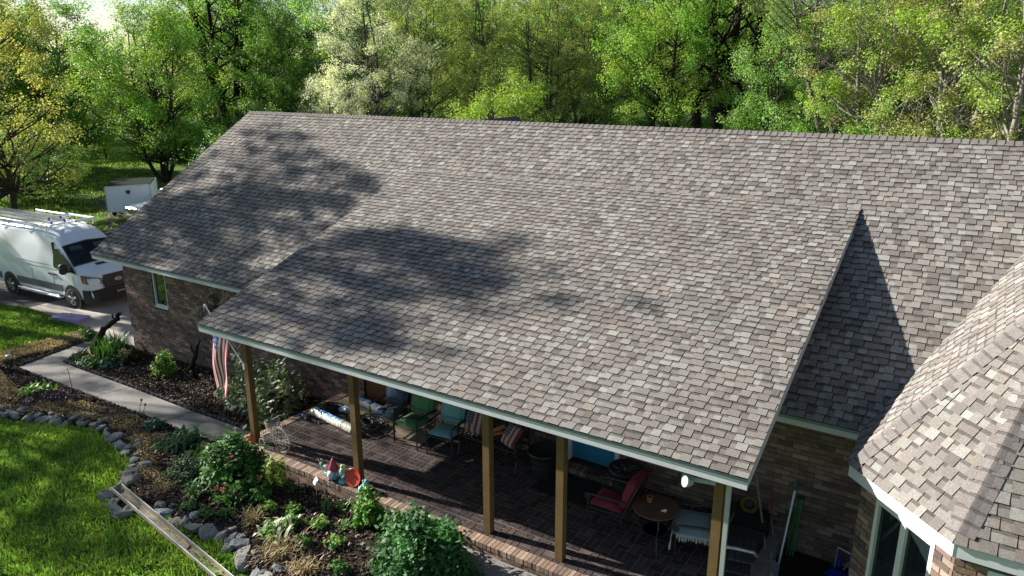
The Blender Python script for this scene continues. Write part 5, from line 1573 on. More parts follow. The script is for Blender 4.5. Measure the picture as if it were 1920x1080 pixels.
def pickup(loc, rz):
    t = thing('pickup_truck', 'white pickup truck with black grille mostly hidden by the roof', 'truck', loc, rz)
    st = [(2.6, .55, .86, .98, .9), (2.5, .5, .93, 1.08, .92), (1.3, .5, .98, 1.18, .93), (1.15, .5, .98, 1.2, .93), (.45, .5, .98, 1.85, .74), (-1.0, .5, .98, 1.88, .74), (-1.35, .5, .98, 1.2, .93), (-3.1, .5, .98, 1.18, .95), (-3.15, .55, .95, 1.1, .93)]
    rows = []
    for x, zb, w, zt, wt in st:
        rows.append([(x, -w, zb), (x, -w, min(zt, 1.1) - .12), (x, -wt, zt - .05), (x, -wt + .08, zt), (x, wt - .08, zt), (x, wt, zt - .05), (x, w, min(zt, 1.1) - .12), (x, w, zb)])
    mb = MB(); V = [p for r_ in rows for p in r_]; F = []
    for i in range(len(rows) - 1):
        for k in range(7): F.append((i * 8 + k, i * 8 + k + 1, i * 8 + 9 + k, i * 8 + 8 + k))
    F.append(tuple(range(8))[::-1]); F.append(tuple((len(rows) - 1) * 8 + k for k in range(8)))
    mb.add(V, F); mb.build('body', M_VAN, t, smooth=False)
    mb = MB(); mb.add([(1.11, -.78, 1.28), (1.11, .78, 1.28), (.53, .66, 1.80), (.53, -.66, 1.80)], [(0, 1, 2, 3)]); mb.build('windscreen', M_DARKGL, t)
    for s in (-1, 1):
        mb = MB(); mb.add([(1.0, s * .955, 1.24), (-.95, s * .955, 1.24), (-.9, s * .80, 1.76), (.45, s * .80, 1.76)], [(0, 1, 2, 3)]); mb.build('side_window', M_DARKGL, t)
        for x in (1.75, -2.05): wheel(t, x, s * 1.0, .39, .39, .25, s)
        mb = MB(); mb.box((2.60, s * .68, .90), (.06, .34, .15)); mb.build('headlight', M_LAMP, t)
    mb = MB(); mb.box((2.62, 0, .86), (.05, .96, .27)); g = mb.build('grille', M_PLAST, t)
    mb = MB()
    for z in (.78, .87, .95): mb.box((2.65, 0, z), (.03, .92, .03))
    mb.build('grille_bar', M_CHROME, g)
    mb = MB(); mb.box((2.66, 0, .55), (.14, 1.9, .2)); mb.build('bumper', M_CHROME, t)
    return t
PU = (-39.6, 25.3)
pickup((PU[0], PU[1], gh(PU[0])), R(-93))

# lilac foam boards left on the concrete
t = thing('foam_board', 'lilac foam board stack lying at the edge of the driveway', 'foam board', (-25.75, 12.0, gh(-25.7) + .012), R(14))
M_LIL = mat('lilac_foam', (.42, .33, .58), rough=.8, noise=[(6, .06)])
mb = MB(); mb.box((0, 0, .03), (1.22, .55, .055)); mb.build('lower_board', M_LIL, t)
mb = MB(); mb.box((-.03, .02, .088), (1.18, .5, .05), M=Matrix.Rotation(.05, 3, 'Z')); mb.build('upper_board', M_LIL, t)
mb = MB()
for k in range(7): mb.box((-.1 + rng.uniform(-.15, .2), .05 + rng.uniform(-.12, .12), .125 + k * .003), (.16, .05, .012), (.5, .45, .36), 0, Matrix.Rotation(rng.uniform(0, 3), 3, 'Z'))
mb.build('scrap', mat('pale_scrap', (.55, .50, .42), rough=.9), t)
# ------------------------------------------------------------------ things on the porch
M_IRON = mat('black_iron', (.022, .024, .026), rough=.5, noise=(25, .25), spec=.5)
def cushion_mat(name, c): return mat(name, c, rough=.95, noise=[(5, .16), (50, .10)], bump=(16, .35, .02), spec=.1)
M_CB = cushion_mat('navy_cushion', (.060, .085, .135)); M_CG = cushion_mat('green_cushion', (.085, .20, .105)); M_CT = cushion_mat('turquoise_cushion', (.15, .33, .35))
M_CR = cushion_mat('red_cushion', (.20, .036, .06)); M_BLK = cushion_mat('pale_blanket', (.30, .37, .41))
M_CREAM = mat('blanket_fringe', (.62, .64, .62), rough=.95)

def scroll(c, r, turns, axis_u, axis_v, n=16, start=0.0):
    c = Vector(c); u = Vector(axis_u); v = Vector(axis_v)
    return [c + (u * math.cos(start + turns * 6.283 * i / n) + v * math.sin(start + turns * 6.283 * i / n)) * r * (1 - .65 * i / n) for i in range(n + 1)]

def patio_chair(name, label, loc, rz, cush, group='patio chairs on the porch', W=.58, D=.56, straps=False, scrolls=False, backh=.98, tilt=13):
    """faces -Y"""
    t = thing(name, label, 'chair', loc, rz, group)
    hs = .40
    mb = MB(); mb.rbox((0, -.01, hs + .055), (W - .06, D - .04, .10), .04, puff=.025); s = mb.build('seat_cushion', cush, t, smooth=True)
    Mt = Matrix.Rotation(R(-tilt), 3, 'X')
    bh = backh - hs - .1
    mb = MB(); mb.rbox(Vector((0, D / 2 - .04, hs + .10)) + Mt @ Vector((0, 0, bh / 2 + .02)), (W - .06, .11, bh), .045, M=Mt, puff=.0, nx=6, ny=4)
    # pillow-like bulge
    mb.rbox(Vector((0, D / 2 - .09, hs + .12)) + Mt @ Vector((0, 0, bh * .55)), (W - .16, bh * .7, .06), .02, M=Mt @ Matrix.Rotation(R(90), 3, 'X'), puff=.03)
    mb.build('back_cushion', cush, t, smooth=True)
    mb = MB()
    for z in (hs - .005,): mb.tube([(-W / 2 + .02, -D / 2 + .02, z), (W / 2 - .02, -D / 2 + .02, z), (W / 2 - .02, D / 2 - .02, z), (-W / 2 + .02, D / 2 - .02, z), (-W / 2 + .02, -D / 2 + .02, z)], .014, 6)
    bt = Vector((0, D / 2 + .03, hs)) + Mt @ Vector((0, 0, bh + .12))
    for x in (-W / 2 + .02, W / 2 - .02): mb.tube([(x, D / 2 + .01, hs), (x, bt.y, bt.z)], .014, 6)
    mb.tube([(-W / 2 + .02, bt.y, bt.z), (0, bt.y + .01, bt.z + .04), (W / 2 - .02, bt.y, bt.z)], .014, 6)
    mb.build('chair_frame', M_IRON, t)
    for x in (-W / 2, W / 2):
        for y in (-D / 2, D / 2):
            mb = MB(); mb.tube([(x, y, hs + (.0 if y > 0 else .22)), (x, y, .02), (x, y, 0)], .014, 6); mb.build('leg', M_IRON, t)
        mb = MB()
        mb.tube([(x, D / 2 + .05, hs + .26), (x, .05, hs + .27), (x, -D / 2 + .02, hs + .255)], [.016, .022, .018], 6)
        if scrolls: mb.tube(scroll((x, -D / 2 - .0, hs + .20), .06, 1.3, (0, 0, 1), (0, -1, 0), 18), .014, 6)
        mb.build('armrest', M_IRON, t)
    if straps:
        mb = MB()
        mb.tube([(-W * .3, -D * .3, hs + .125), (0, -.03, hs + .15), (W * .28, -D * .2, hs + .13)], .013, 5); mb.tube([(-W * .2, .05, hs + .14), (.05, -.1, hs + .145), (W * .3, .1, hs + .14)], .012, 5)
        mb.build('loose_strap', M_IRON, t)
    return t
patio_chair('patio_chair', 'navy blue cushioned patio chair, leftmost of the row by the wall', (-9.92, 10.58, 0), R(4), M_CB, W=.62, straps=True)
patio_chair('patio_chair', 'green cushioned patio chair between the navy and turquoise chairs', (-9.20, 10.50, 0), R(-3), M_CG, W=.64, straps=True)
patio_chair('patio_chair', 'turquoise cushioned patio chair facing the lawn, nearest the bench', (-8.38, 10.52, 0), R(5), M_CT, W=.60, backh=1.05)
patio_chair('patio_chair', 'crimson cushioned patio chair turned sideways to the round table', (-4.52, 10.02, 0), R(-88), M_CR, W=.60, D=.60, scrolls=True, backh=1.08, tilt=20)
wc = patio_chair('patio_chair', 'patio chair draped with a pale blue fringed blanket behind the last post', (-3.05, 10.02, 0), R(-74), M_BLK, W=.62, D=.62, scrolls=True, backh=1.0, tilt=16)
mb = MB(); mb.rbox((0, -.05, .52), (.66, .6, .05), .02, puff=.02); mb.quad((-.33, -.36, .53), (.33, -.36, .53), (.33, -.38, .30), (-.33, -.38, .30))
mb.build('blanket', M_BLK, wc)
mb = MB()
for k in range(46):
    x = -.34 + .68 * k / 45
    mb.tube([(x, -.38, .31), (x + rng.uniform(-.015, .015), -.385 - rng.uniform(0, .02), .31 - rng.uniform(.05, .10))], .007, 3)
mb.build('fringe', M_CREAM, wc)
for sg in (1, -1):
    mb = MB()
    for k in range(30):
        y = -.3 + .6 * k / 29
        mb.tube([(sg * .34, y, .53), (sg * (.36 + rng.uniform(0, .02)), y + rng.uniform(-.01, .01), .53 - rng.uniform(.06, .12))], .007, 3)
    mb.build('fringe', M_CREAM, wc)

# tan sheet under the chairs
M_TAN = mat('tan_board', (.27, .215, .15), rough=.9, noise=[(3, .14), (30, .08)])
t = thing('plywood_sheet', 'flat tan board sheet lying under the navy and green chairs', 'board', (0, 0, 0))
mb = MB()
P = [(-12.02, 10.80), (-10.5, 10.45), (-8.95, 10.32), (-9.05, 10.9), (-9.6, 11.2), (-11.9, 11.32)]
mb.add([(x, y, .014) for x, y in P] + [(x, y, .002) for x, y in P], [tuple(range(6))] + [(6 + i, 6 + (i + 1) % 6, (i + 1) % 6, i) for i in range(6)])
mb.build('board_top', M_TAN, t)
# plastic wrapped rolls
def roll(name, label, a, b, r, seed):
    a = Vector(a); b = Vector(b); rr = np.random.default_rng(seed)
    t = thing(name, label, 'roll', a, 0, 'plastic wrapped rolls on the porch')
    d = b - a; L = d.length; u = d.normalized(); s = Vector((-u.y, u.x, 0)); z = Vector((0, 0, 1)); n = 18; m = 44
    mb = MB(); P = []; F = []; C = []
    for i in range(m + 1):
        for k in range(n):
            th = 6.283 * k / n; q = r * (1 + rr.normal() * .02)
            P.append(u * (L * i / m) + (s * math.cos(th) + z * math.sin(th)) * q + z * r)
    for i in range(m):
        for k in range(n):
            F.append((i * n + k, i * n + (k + 1) % n, (i + 1) * n + (k + 1) % n, (i + 1) * n + k))
            f = i / m
            blue = (.08 < f < .66) and (3 <= k <= 6 or k in (0, 1)) and rr.random() < .82 and not (.30 < f < .345) and not (.50 < f < .53)
            C.append((.06, .25, .55) if blue else tuple(np.array((.60, .58, .52)) * rr.uniform(.85, 1.1) * (1 if f < .68 else .75)))
    F.append(tuple(range(n))[::-1]); C.append((.5, .47, .4)); F.append(tuple(m * n + k for k in range(n))); C.append((.12, .1, .09))
    mb.add(P, F, C); mb.build('wrapped_roll', mat('plastic_wrap', attr=True, rough=.55, bump=(30, .2, .01), spec=.3), t)
    mb = MB(); mb.lathe(u * L * .76 + z * r, [(r * 1.02, -.012), (r * 1.05, 0), (r * 1.02, .012)], 18, M=u.to_track_quat('Z', 'Y').to_matrix()); mb.build('tie_band', M_IRON, t)
    return t
roll('wrapped_roll', 'white and blue plastic wrapped roll lying nearest the second post', (-11.86, 10.22, 0), (-10.45, 10.02, 0), .098, 1)
roll('wrapped_roll', 'second wrapped roll lying along the wall behind the first', (-11.5, 11.17, .014), (-10.25, 10.98, .014), .095, 2)
t = thing('tape_roll', 'small dark tube with a shiny blue label beside the roll end', 'tube', (-11.95, 10.0, 0), R(-20))
mb = MB(); mb.lathe((0, 0, .04), [(.035, -.12), (.04, -.11), (.04, .11), (.035, .12)], 12, M=Matrix.Rotation(R(90), 3, 'Y')); mb.build('tube_body', M_BLUEP, t)
mb = MB(); mb.lathe((.17, 0, .045), [(.02, -.05), (.045, -.045), (.045, .04), (.02, .045)], 12, M=Matrix.Rotation(R(70), 3, 'Y')); mb.build('tube_cap', M_IRON, t)
def tangle(name, label, cat, loc, r, n, h, rad, m, seed, turns=1.6):
    rr = np.random.default_rng(seed); t = thing(name, label, cat, loc); mb = MB()
    for k in range(n):
        c = rr.normal(size=2) * r * .25; a0 = rr.uniform(0, 6.28); q = r * rr.uniform(.4, 1.0); e = rr.uniform(.5, 1); z0 = rr.uniform(.012, h)
        N = 16
        mb.tube([(c[0] + q * math.cos(a0 + turns * 6.283 * i / N), c[1] + q * e * math.sin(a0 + turns * 6.283 * i / N), max(.012, z0 + .03 * math.sin(i * 1.3 + k))) for i in range(N + 1)], rad, 4)
    mb.build('coil', m, t); return t
tangle('cable_coil', 'tangled heap of dark cables in front of the navy chair', 'cable', (-10.42, 10.42, .014), .36, 17, .16, .013, M_IRON, 5)
tangle('cord_tangle', 'small dark cord tangle behind the wrapped roll', 'cord', (-11.75, 10.6, .014), .2, 9, .08, .012, M_IRON, 6)
tangle('loose_cord', 'thin dark cord trailing from the roll onto the bricks', 'cord', (-11.55, 9.95, 0), .2, 1, .014, .01, M_IRON, 7, .6)
t = thing('plastic_bag', 'crumpled blue and white plastic bag beside the cord tangle', 'bag', (-11.4, 10.72, .014), R(20))
bm = bmesh.new(); bmesh.ops.create_icosphere(bm, subdivisions=2, radius=1)
for v in bm.verts: v.co = Vector((v.co.x * .19, v.co.y * .12, max(v.co.z, -.6) * .07 + .045)) * rng.uniform(.8, 1.15)
me = bpy.data.meshes.new('bag_body'); bm.to_mesh(me); bm.free(); me.materials.append(mat('bag_plastic', (.30, .45, .62), rough=.3, spots=[(9, .5, (.7, .72, .75))])); link(bpy.data.objects.new('bag_body', me), t)
mb = MB(); mb.box((.12, 0, .06), (.1, .1, .05)); mb.build('bag_label', M_BLUEP, t)

# iron bench with two flag cushions
t = thing('iron_bench', 'dark cast iron bench with lattice seat against the wall', 'bench', (-7.4, 10.82, 0), R(-2))
BW = 1.36
for s in (-1, 1):
    x = s * BW / 2
    mb = MB()
    mb.tube([(x, -.30, .62), (x, -.32, .45), (x, -.27, .25), (x, -.33, .02)], [.022, .02, .018, .022], 6)
    mb.tube([(x, .20, .92), (x, .16, .45), (x, .20, .22), (x, .27, .02)], [.02, .022, .018, .022], 6)
    mb.tube([(x, .18, .66), (x, -.05, .68), (x, -.30, .63)], .024, 6); mb.tube(scroll((x, -.30, .57), .06, 1.2, (0, 0, 1), (0, -1, 0), 14), .015, 5)
    mb.build('bench_end', M_IRON, t)
mb = MB()
mb.box((0, -.28, .43), (BW, .04, .03)); mb.box((0, .16, .43), (BW, .04, .03))
for k in range(15):
    x = -BW / 2 + BW * (k + .5) / 15
    mb.tube([(x - .10, -.27, .44), (x + .10, .15, .44)], .010, 4); mb.tube([(x + .10, -.27, .44), (x - .10, .15, .44)], .010, 4)
mb.build('lattice_seat', M_IRON, t)
mb = MB()
for z in (.55, .92): mb.box((0, .17 + (z - .45) * .1, z), (BW, .03, .035))
for k in range(13):
    x = -BW / 2 + BW * (k + .5) / 13
    mb.tube([(x - .07, .18, .56), (x + .07, .21, .90)], .009, 4); mb.tube([(x + .07, .18, .56), (x - .07, .21, .90)], .009, 4)
mb.build('lattice_back', M_IRON, t)
def flag_pillow(label, loc, rz, tilt):
    t = thing('flag_pillow', label, 'pillow', loc, rz, 'flag pillows on the bench')
    Mt = Matrix.Rotation(R(tilt), 3, 'X'); n = 22; S = .44; mb = MB()
    for sg in (1, -1):
        P = []; F = []; C = []
        for i in range(n + 1):
            for j in range(n + 1):
                u = -1 + 2 * i / n; v = -1 + 2 * j / n
                P.append(Mt @ Vector((u * S / 2 * (1 - .05 * v * v), sg * -.075 * (max(0, 1 - u ** 4) * max(0, 1 - v ** 4)) ** .5, v * S / 2 * (1 - .05 * u * u))) + Vector((0, 0, S * .5 * math.cos(R(tilt)))))
        for i in range(n):
            for j in range(n):
                F.append([i * (n + 1) + j, (i + 1) * (n + 1) + j, (i + 1) * (n + 1) + j + 1, i * (n + 1) + j + 1][::sg])
                u = (i + .5) / n; v = (j + .5) / n
                if u < .52 and v > .42: c = (.05, .07, .10) if not (i % 3 == 1 and j % 3 == 1) else (.36, .34, .30)
                else: c = (.22, .04, .04) if int(u * 7.0) % 2 == 0 else (.34, .32, .29)
                C.append(c)
        mb.add(P, F, C)
    mb.build('pillow_cover', mat('pillow_cloth', attr=True, rough=.95, noise=(30, .12)), t, smooth=True); return t
flag_pillow('faded stars and stripes pillow at the left end of the bench', (-7.88, 10.80, .455), R(6), -28)
flag_pillow('faded stars and stripes pillow at the right end of the bench', (-6.98, 10.76, .455), R(-22), -38)
t = thing('wooden_plank', 'short orange wooden plank propped on the bench between the pillows', 'plank', (-7.45, 10.85, .455), R(30))
mb = MB(); mb.box((0, 0, .12), (.46, .03, .07), M=Matrix.Rotation(R(-24), 3, 'Y')); mb.box((.05, -.03, .06), (.3, .03, .05), M=Matrix.Rotation(R(-10), 3, 'Y')); mb.build('plank_board', mat('orange_wood', (.42, .17, .05), rough=.7, noise=[(8, .2)]), t)
t = thing('wood_offcut', 'small pale stick on the floor in front of the bench', 'stick', (-7.75, 10.42, 0), R(50))
mb = MB(); mb.box((0, 0, .015), (.16, .03, .025)); mb.box((.05, .012, .034), (.06, .028, .012)); mb.build('stick_body', M_CUT, t)

# pots
def pot(name, label, loc, r, h, soil, twigs=0):
    t = thing(name, label, 'plant pot', loc)
    mb = MB(); mb.lathe((0, 0, 0), [(r * .68, 0), (r * .74, .03), (r * .72, h * .12), (r * .9, h * .8), (r * .92, h * .86), (r * 1.03, h * .88), (r * 1.05, h), (r * .95, h), (r * .92, h * .9)], 28)
    mb.lathe((0, 0, h * .45), [(r * .81, -.01), (r * .84, 0), (r * .82, .015)], 28); mb.build('pot_body', mat('dark_glazed_pot', (.022, .022, .024), rough=.4, noise=(14, .2)), t, smooth=True)
    mb = MB(); mb.lathe((0, 0, h * .82), [(.01, .012), (r * .5, .012), (r * .92, 0)][::-1], 20); mb.build('soil', M_MULCH, t)
    if twigs:
        mb = MB()
        for k in range(twigs):
            a = rng.uniform(0, 6.28); q = rng.uniform(0, r * .7)
            mb.tube([(q * math.cos(a), q * math.sin(a), h * .84), (q * math.cos(a) + rng.normal() * .12, q * math.sin(a) + rng.normal() * .12, h * (.88 + rng.random() * .14))], .006, 3)
        mb.build('dead_twigs', mat('grey_twig', (.26, .24, .21), rough=1), t)
    return t
pot('flower_pot', 'large empty black pot with a rim between bench and fourth post', (-6.28, 10.78, 0), .30, .52, True)
pot('flower_pot', 'large black pot with dead twigs beside the blue door', (-4.72, 11.02, 0), .30, .52, True, 26)
t = thing('door_mat', 'large black door mat in front of the blue door', 'door mat', (-5.5, 10.62, 0))
mb = MB(); mb.box((0, 0, .008), (1.5, .78, .014)); mb.build('mat_pad', mat('black_rubber', (.008, .008, .009), rough=1, noise=(60, .3)), t)
mb = MB()
for y in (-.385, .385): mb.box((0, y, .017), (1.5, .02, .006))
mb.build('mat_edge', M_IRON, t)
t = thing('kindling', 'dark twig scrap lying on the bricks left of the fourth post', 'twig', (-5.95, 9.2, 0), R(30))
mb = MB(); mb.tube([(-.15, 0, .015), (0, .02, .03), (.16, -.02, .015)], .014, 5); mb.tube([(0, .02, .025), (.06, .12, .02)], .01, 5); mb.build('twig_body', M_IRON, t)

# round table with cup and shell
t = thing('round_table', 'small round rust brown metal table between the crimson and blanket chairs', 'table', (-3.68, 9.86, 0))
mb = MB(); mb.lathe((0, 0, .70), [(.01, -.02), (.35, -.02), (.37, -.008), (.37, .008), (.35, .014), (.01, .014)], 36); mb.build('table_top', mat('rusty_top', (.105, .06, .042), rough=.6, noise=[(4, .3), (30, .2)]), t)
for k in range(4):
    a = k * math.pi / 2 + .5; c, s = math.cos(a), math.sin(a)
    mb = MB(); mb.tube([(c * .30, s * .30, .68), (c * .34, s * .34, .52), (c * .20, s * .20, .28), (c * .28, s * .28, .08), (c * .33, s * .33, 0)], .014, 6); mb.build('leg', M_IRON, t)
mb = MB(); mb.lathe((0, 0, .30), [(.20, -.008), (.215, 0), (.20, .008), (.185, 0), (.20, -.008)], 20); mb.build('brace_ring', M_IRON, t)
t = thing('candle_cup', 'small terracotta cup with orange rim on the round table', 'cup', (-3.82, 9.92, .714))
mb = MB(); mb.lathe((0, 0, 0), [(.038, 0), (.05, .08), (.054, .10), (.045, .10), (.04, .06), (.01, .055)], 16, cols=[(.30, .10, .05), (.45, .12, .04), (.6, .16, .05), (.35, .05, .03), (.2, .03, .02)]); mb.build('cup_body', mat('terracotta', attr=True, rough=.7), t)
t = thing('seashell', 'small white shell lying on the round table', 'shell', (-3.50, 9.76, .714), R(40))
mb = MB()
for k in range(7):
    a = (k - 3) * .28; mb.tube([(0, 0, .012), (.035 * math.sin(a), .035 * math.cos(a), .03), (.06 * math.sin(a), .06 * math.cos(a), .008)], [.006, .014, .008], 5)
mb.build('shell_body', M_WHITE, t)

# figures on the ledge
def fig_mat(name): return mat(name, attr=True, rough=.45, noise=(40, .08))
LZ = .01
t = thing('snail_figurine', 'green snail like garden figure with grey shell, leftmost on the ledge', 'figurine', (-9.74, 8.55, LZ), R(-10))
mb = MB(); mb.tube([(-.14, 0, .2), (-.13, 0, .16), (-.10, 0, .06), (0, 0, .03), (.14, 0, .03), (.2, 0, .015)], [.035, .03, .035, .045, .04, .01], 8, (.16, .33, .26)); mb.tube([(-.15, .02, .21), (-.18, .03, .26)], .008, 4, (.16, .33, .26)); mb.tube([(-.15, -.02, .21), (-.18, -.03, .26)], .008, 4, (.16, .33, .26)); mb.build('snail_body', fig_mat('snail_glaze'), t, smooth=True)
mb = MB()
for k in range(14):
    a = k * .55; q = .09 * (1 - k / 18); mb.lathe((.03 + q * math.cos(a) * .7, 0, .14 + q * math.sin(a) * .7), [(.01, -.05), (.04 * (1 - k / 22), -.02), (.04 * (1 - k / 22), .02), (.01, .05)], 8, (.20, .18, .19) if k % 2 else (.33, .28, .27), M=Matrix.Rotation(R(90), 3, 'X'))
mb.build('snail_shell', fig_mat('shell_glaze'), t)
t = thing('garden_gnome', 'garden gnome with plum red pointed hat and white beard', 'figurine', (-9.50, 8.52, LZ), R(10))
mb = MB(); mb.lathe((0, 0, 0), [(.06, 0), (.085, .02), (.09, .10), (.075, .18), (.05, .21)], 14, (.22, .30, .48)); mb.rbox((-.04, -.06, .015), (.05, .09, .035), .01, (.02, .02, .03), nx=3, ny=3); mb.rbox((.04, -.06, .015), (.05, .09, .035), .01, (.02, .02, .03), nx=3, ny=3); mb.build('gnome_body', fig_mat('gnome_glaze'), t, smooth=True)
mb = MB(); mb.lathe((0, 0, .20), [(.105, 0), (.10, .03), (.07, .10), (.035, .18), (.008, .235)], 14, (.25, .035, .06)); mb.build('pointed_hat', fig_mat('hat_glaze'), t, smooth=True)
mb = MB(); mb.tube([(0, -.065, .20), (0, -.095, .14), (0, -.095, .07), (0, -.085, .04)], [.05, .065, .045, .012], 8, (.66, .68, .70)); mb.lathe((0, -.11, .195), [(.004, -.015), (.018, 0), (.004, .015)], 8, (.55, .32, .25))
for s in (-1, 1): mb.tube([(s * .08, 0, .16), (s * .10, -.05, .11)], [.03, .022], 6, (.5, .55, .62))
mb.build('beard', fig_mat('beard_glaze'), t, smooth=True)
t = thing('mermaid_figurine', 'turquoise standing figurine with yellow hair on a round blue base', 'figurine', (-9.27, 8.53, LZ), R(-5))
mb = MB(); mb.lathe((0, 0, 0), [(.085, 0), (.09, .03), (.06, .06), (.045, .10), (.055, .17), (.06, .23), (.04, .28), (.022, .30)], 14, cols=[(.12, .48, .62), (.12, .48, .62), (.05, .28, .55), (.10, .40, .55), (.16, .50, .50), (.22, .52, .46), (.4, .45, .35)]); mb.tube([(.05, 0, .25), (.085, -.03, .18), (.06, -.06, .14)], .014, 6, (.5, .4, .3)); mb.tube([(-.05, 0, .25), (-.07, -.03, .17), (-.03, -.065, .14)], .014, 6, (.5, .4, .3)); mb.build('figure_body', fig_mat('mermaid_glaze'), t, smooth=True)
mb = MB(); mb.lathe((0, 0, .325), [(.01, -.035), (.035, -.015), (.038, .01), (.02, .035), (.004, .04)], 12, (.62, .55, .25)); mb.tube([(0, .02, .34), (.03, .04, .26), (.07, .04, .17)], [.03, .035, .012], 7, (.62, .55, .25)); mb.build('hair', fig_mat('hair_glaze'), t, smooth=True)
t = thing('red_plate', 'bright red round plate standing against the second post', 'plate', (-9.02, 8.56, LZ), R(8))
mb = MB(); mb.lathe((0, 0, .165), [(.01, 0), (.12, .0), (.165, .02), (.17, .03), (.16, .028), (.118, .012), (.01, .012)], 30, M=Matrix.Rotation(R(72), 3, 'X')); mb.build('plate_disc', mat('red_glaze', (.55, .05, .03), rough=.35), t, smooth=True)
t = thing('frog_figurine', 'pale teal frog figure sitting right of the red plate', 'figurine', (-8.70, 8.52, LZ), R(0))
mb = MB(); c = (.22, .46, .44)
mb.lathe((0, .02, 0), [(.075, 0), (.09, .03), (.085, .09), (.06, .15), (.055, .19), (.03, .22), (.005, .225)], 14, c)
for s in (-1, 1):
    mb.tube([(s * .07, .03, .03), (s * .11, -.03, .05), (s * .08, -.09, .02)], [.04, .035, .022], 7, c); mb.tube([(s * .05, -.02, .13), (s * .07, -.075, .06), (s * .05, -.10, .015)], [.022, .016, .018], 6, c); mb.lathe((s * .032, -.015, .215), [(.004, -.02), (.02, 0), (.004, .022)], 8, (.5, .6, .55))
mb.build('frog_body', fig_mat('frog_glaze'), t, smooth=True)
mb = MB(); mb.lathe((0, 0, -.002), [(.10, 0), (.105, .014), (.09, .022)], 16, (.62, .58, .60)); mb.build('frog_base', fig_mat('base_glaze'), t)
t = thing('orange_flag_marker', 'small orange plastic scrap caught at the foot of the first post', 'scrap', (-11.98, 8.60, LZ), R(20))
mb = MB(); mb.add([(-.10, 0, .0), (.06, -.03, .0), (.12, .02, .10), (.0, .03, .20), (-.11, .02, .14), (-.02, -.05, .1)], [(0, 1, 5), (1, 2, 5), (2, 3, 5), (3, 4, 5), (4, 0, 5)]); mb.quad((-.10, .004, 0), (.06, -.026, 0), (.02, .04, .02), (-.08, .04, .03)); mb.build('scrap_sheet', mat('orange_plastic', (.62, .12, .04), rough=.5), t)

# wire tricycle planter
t = thing('wire_tricycle', 'pale wire tricycle plant stand on the corner of the porch', 'plant stand', (-11.2, 8.72, .012), R(-8))
M_WIRE = mat('cream_wire', (.36, .33, .28), rough=.6)
mb = MB()
for q in (.27, .245, .17, .08): mb.tube([(.1 + q * math.cos(a) * .98, -.03 + q * math.cos(a) * .1, .27 + q * math.sin(a)) for a in np.linspace(0, 6.283, 29)], .008 if q > .2 else .006, 4)
for k in range(18):
    a = k * 6.283 / 18; mb.tube([(.1 + .03 * math.cos(a), -.03, .27 + .03 * math.sin(a)), (.1 + .25 * math.cos(a), -.03 + .025 * math.cos(a), .27 + .25 * math.sin(a))], .005, 3)
mb.build('front_wheel', M_WIRE, t)
mb = MB()
mb.tube([(.1, -.03, .27), (.06, 0, .56), (.03, 0, .76)], .009, 5); mb.tube([(.03, -.14, .74), (.03, 0, .77), (.03, .14, .74)], .008, 5); mb.tube(scroll((.16, -.03, .60), .05, 1.4, (1, 0, 0), (0, 0, 1), 14), .006, 4)
mb.tube([(.06, 0, .56), (-.15, 0, .42), (-.33, 0, .30)], .009, 5); mb.build('tricycle_frame', M_WIRE, t)
for (cx, cz, r_, h) in ((-.22, .44, .15, .14), (-.36, .12, .17, .18)):
    mb = MB()
    for k in range(4): mb.tube([(cx + (r_ * (.82 + .06 * k)) * math.cos(a), r_ * (.82 + .06 * k) * math.sin(a), cz + h * k / 3) for a in np.linspace(0, 6.283, 21)], .007, 4)
    for k in range(16):
        a = k * 6.283 / 16; mb.tube([(cx + r_ * .82 * math.cos(a), r_ * .82 * math.sin(a), cz), (cx + r_ * math.cos(a), r_ * math.sin(a), cz + h)], .005, 3)
    for k in range(6):
        a = k * 6.283 / 6; mb.tube([(cx, 0, cz), (cx + r_ * .82 * math.cos(a), r_ * .82 * math.sin(a), cz)], .005, 3)
    mb.build('wire_basket', M_WIRE, t)
for s in (-1, 1):
    mb = MB(); mb.tube([(-.36 + .10 * math.cos(a), s * .19, .115 + .10 * math.sin(a)) for a in np.linspace(0, 6.283, 17)], .008, 4)
    for k in range(6): mb.tube([(-.36, s * .19, .115), (-.36 + .1 * math.cos(k * 1.047), s * .19, .115 + .1 * math.sin(k * 1.047))], .005, 3)
    mb.build('rear_wheel', M_WIRE, t)

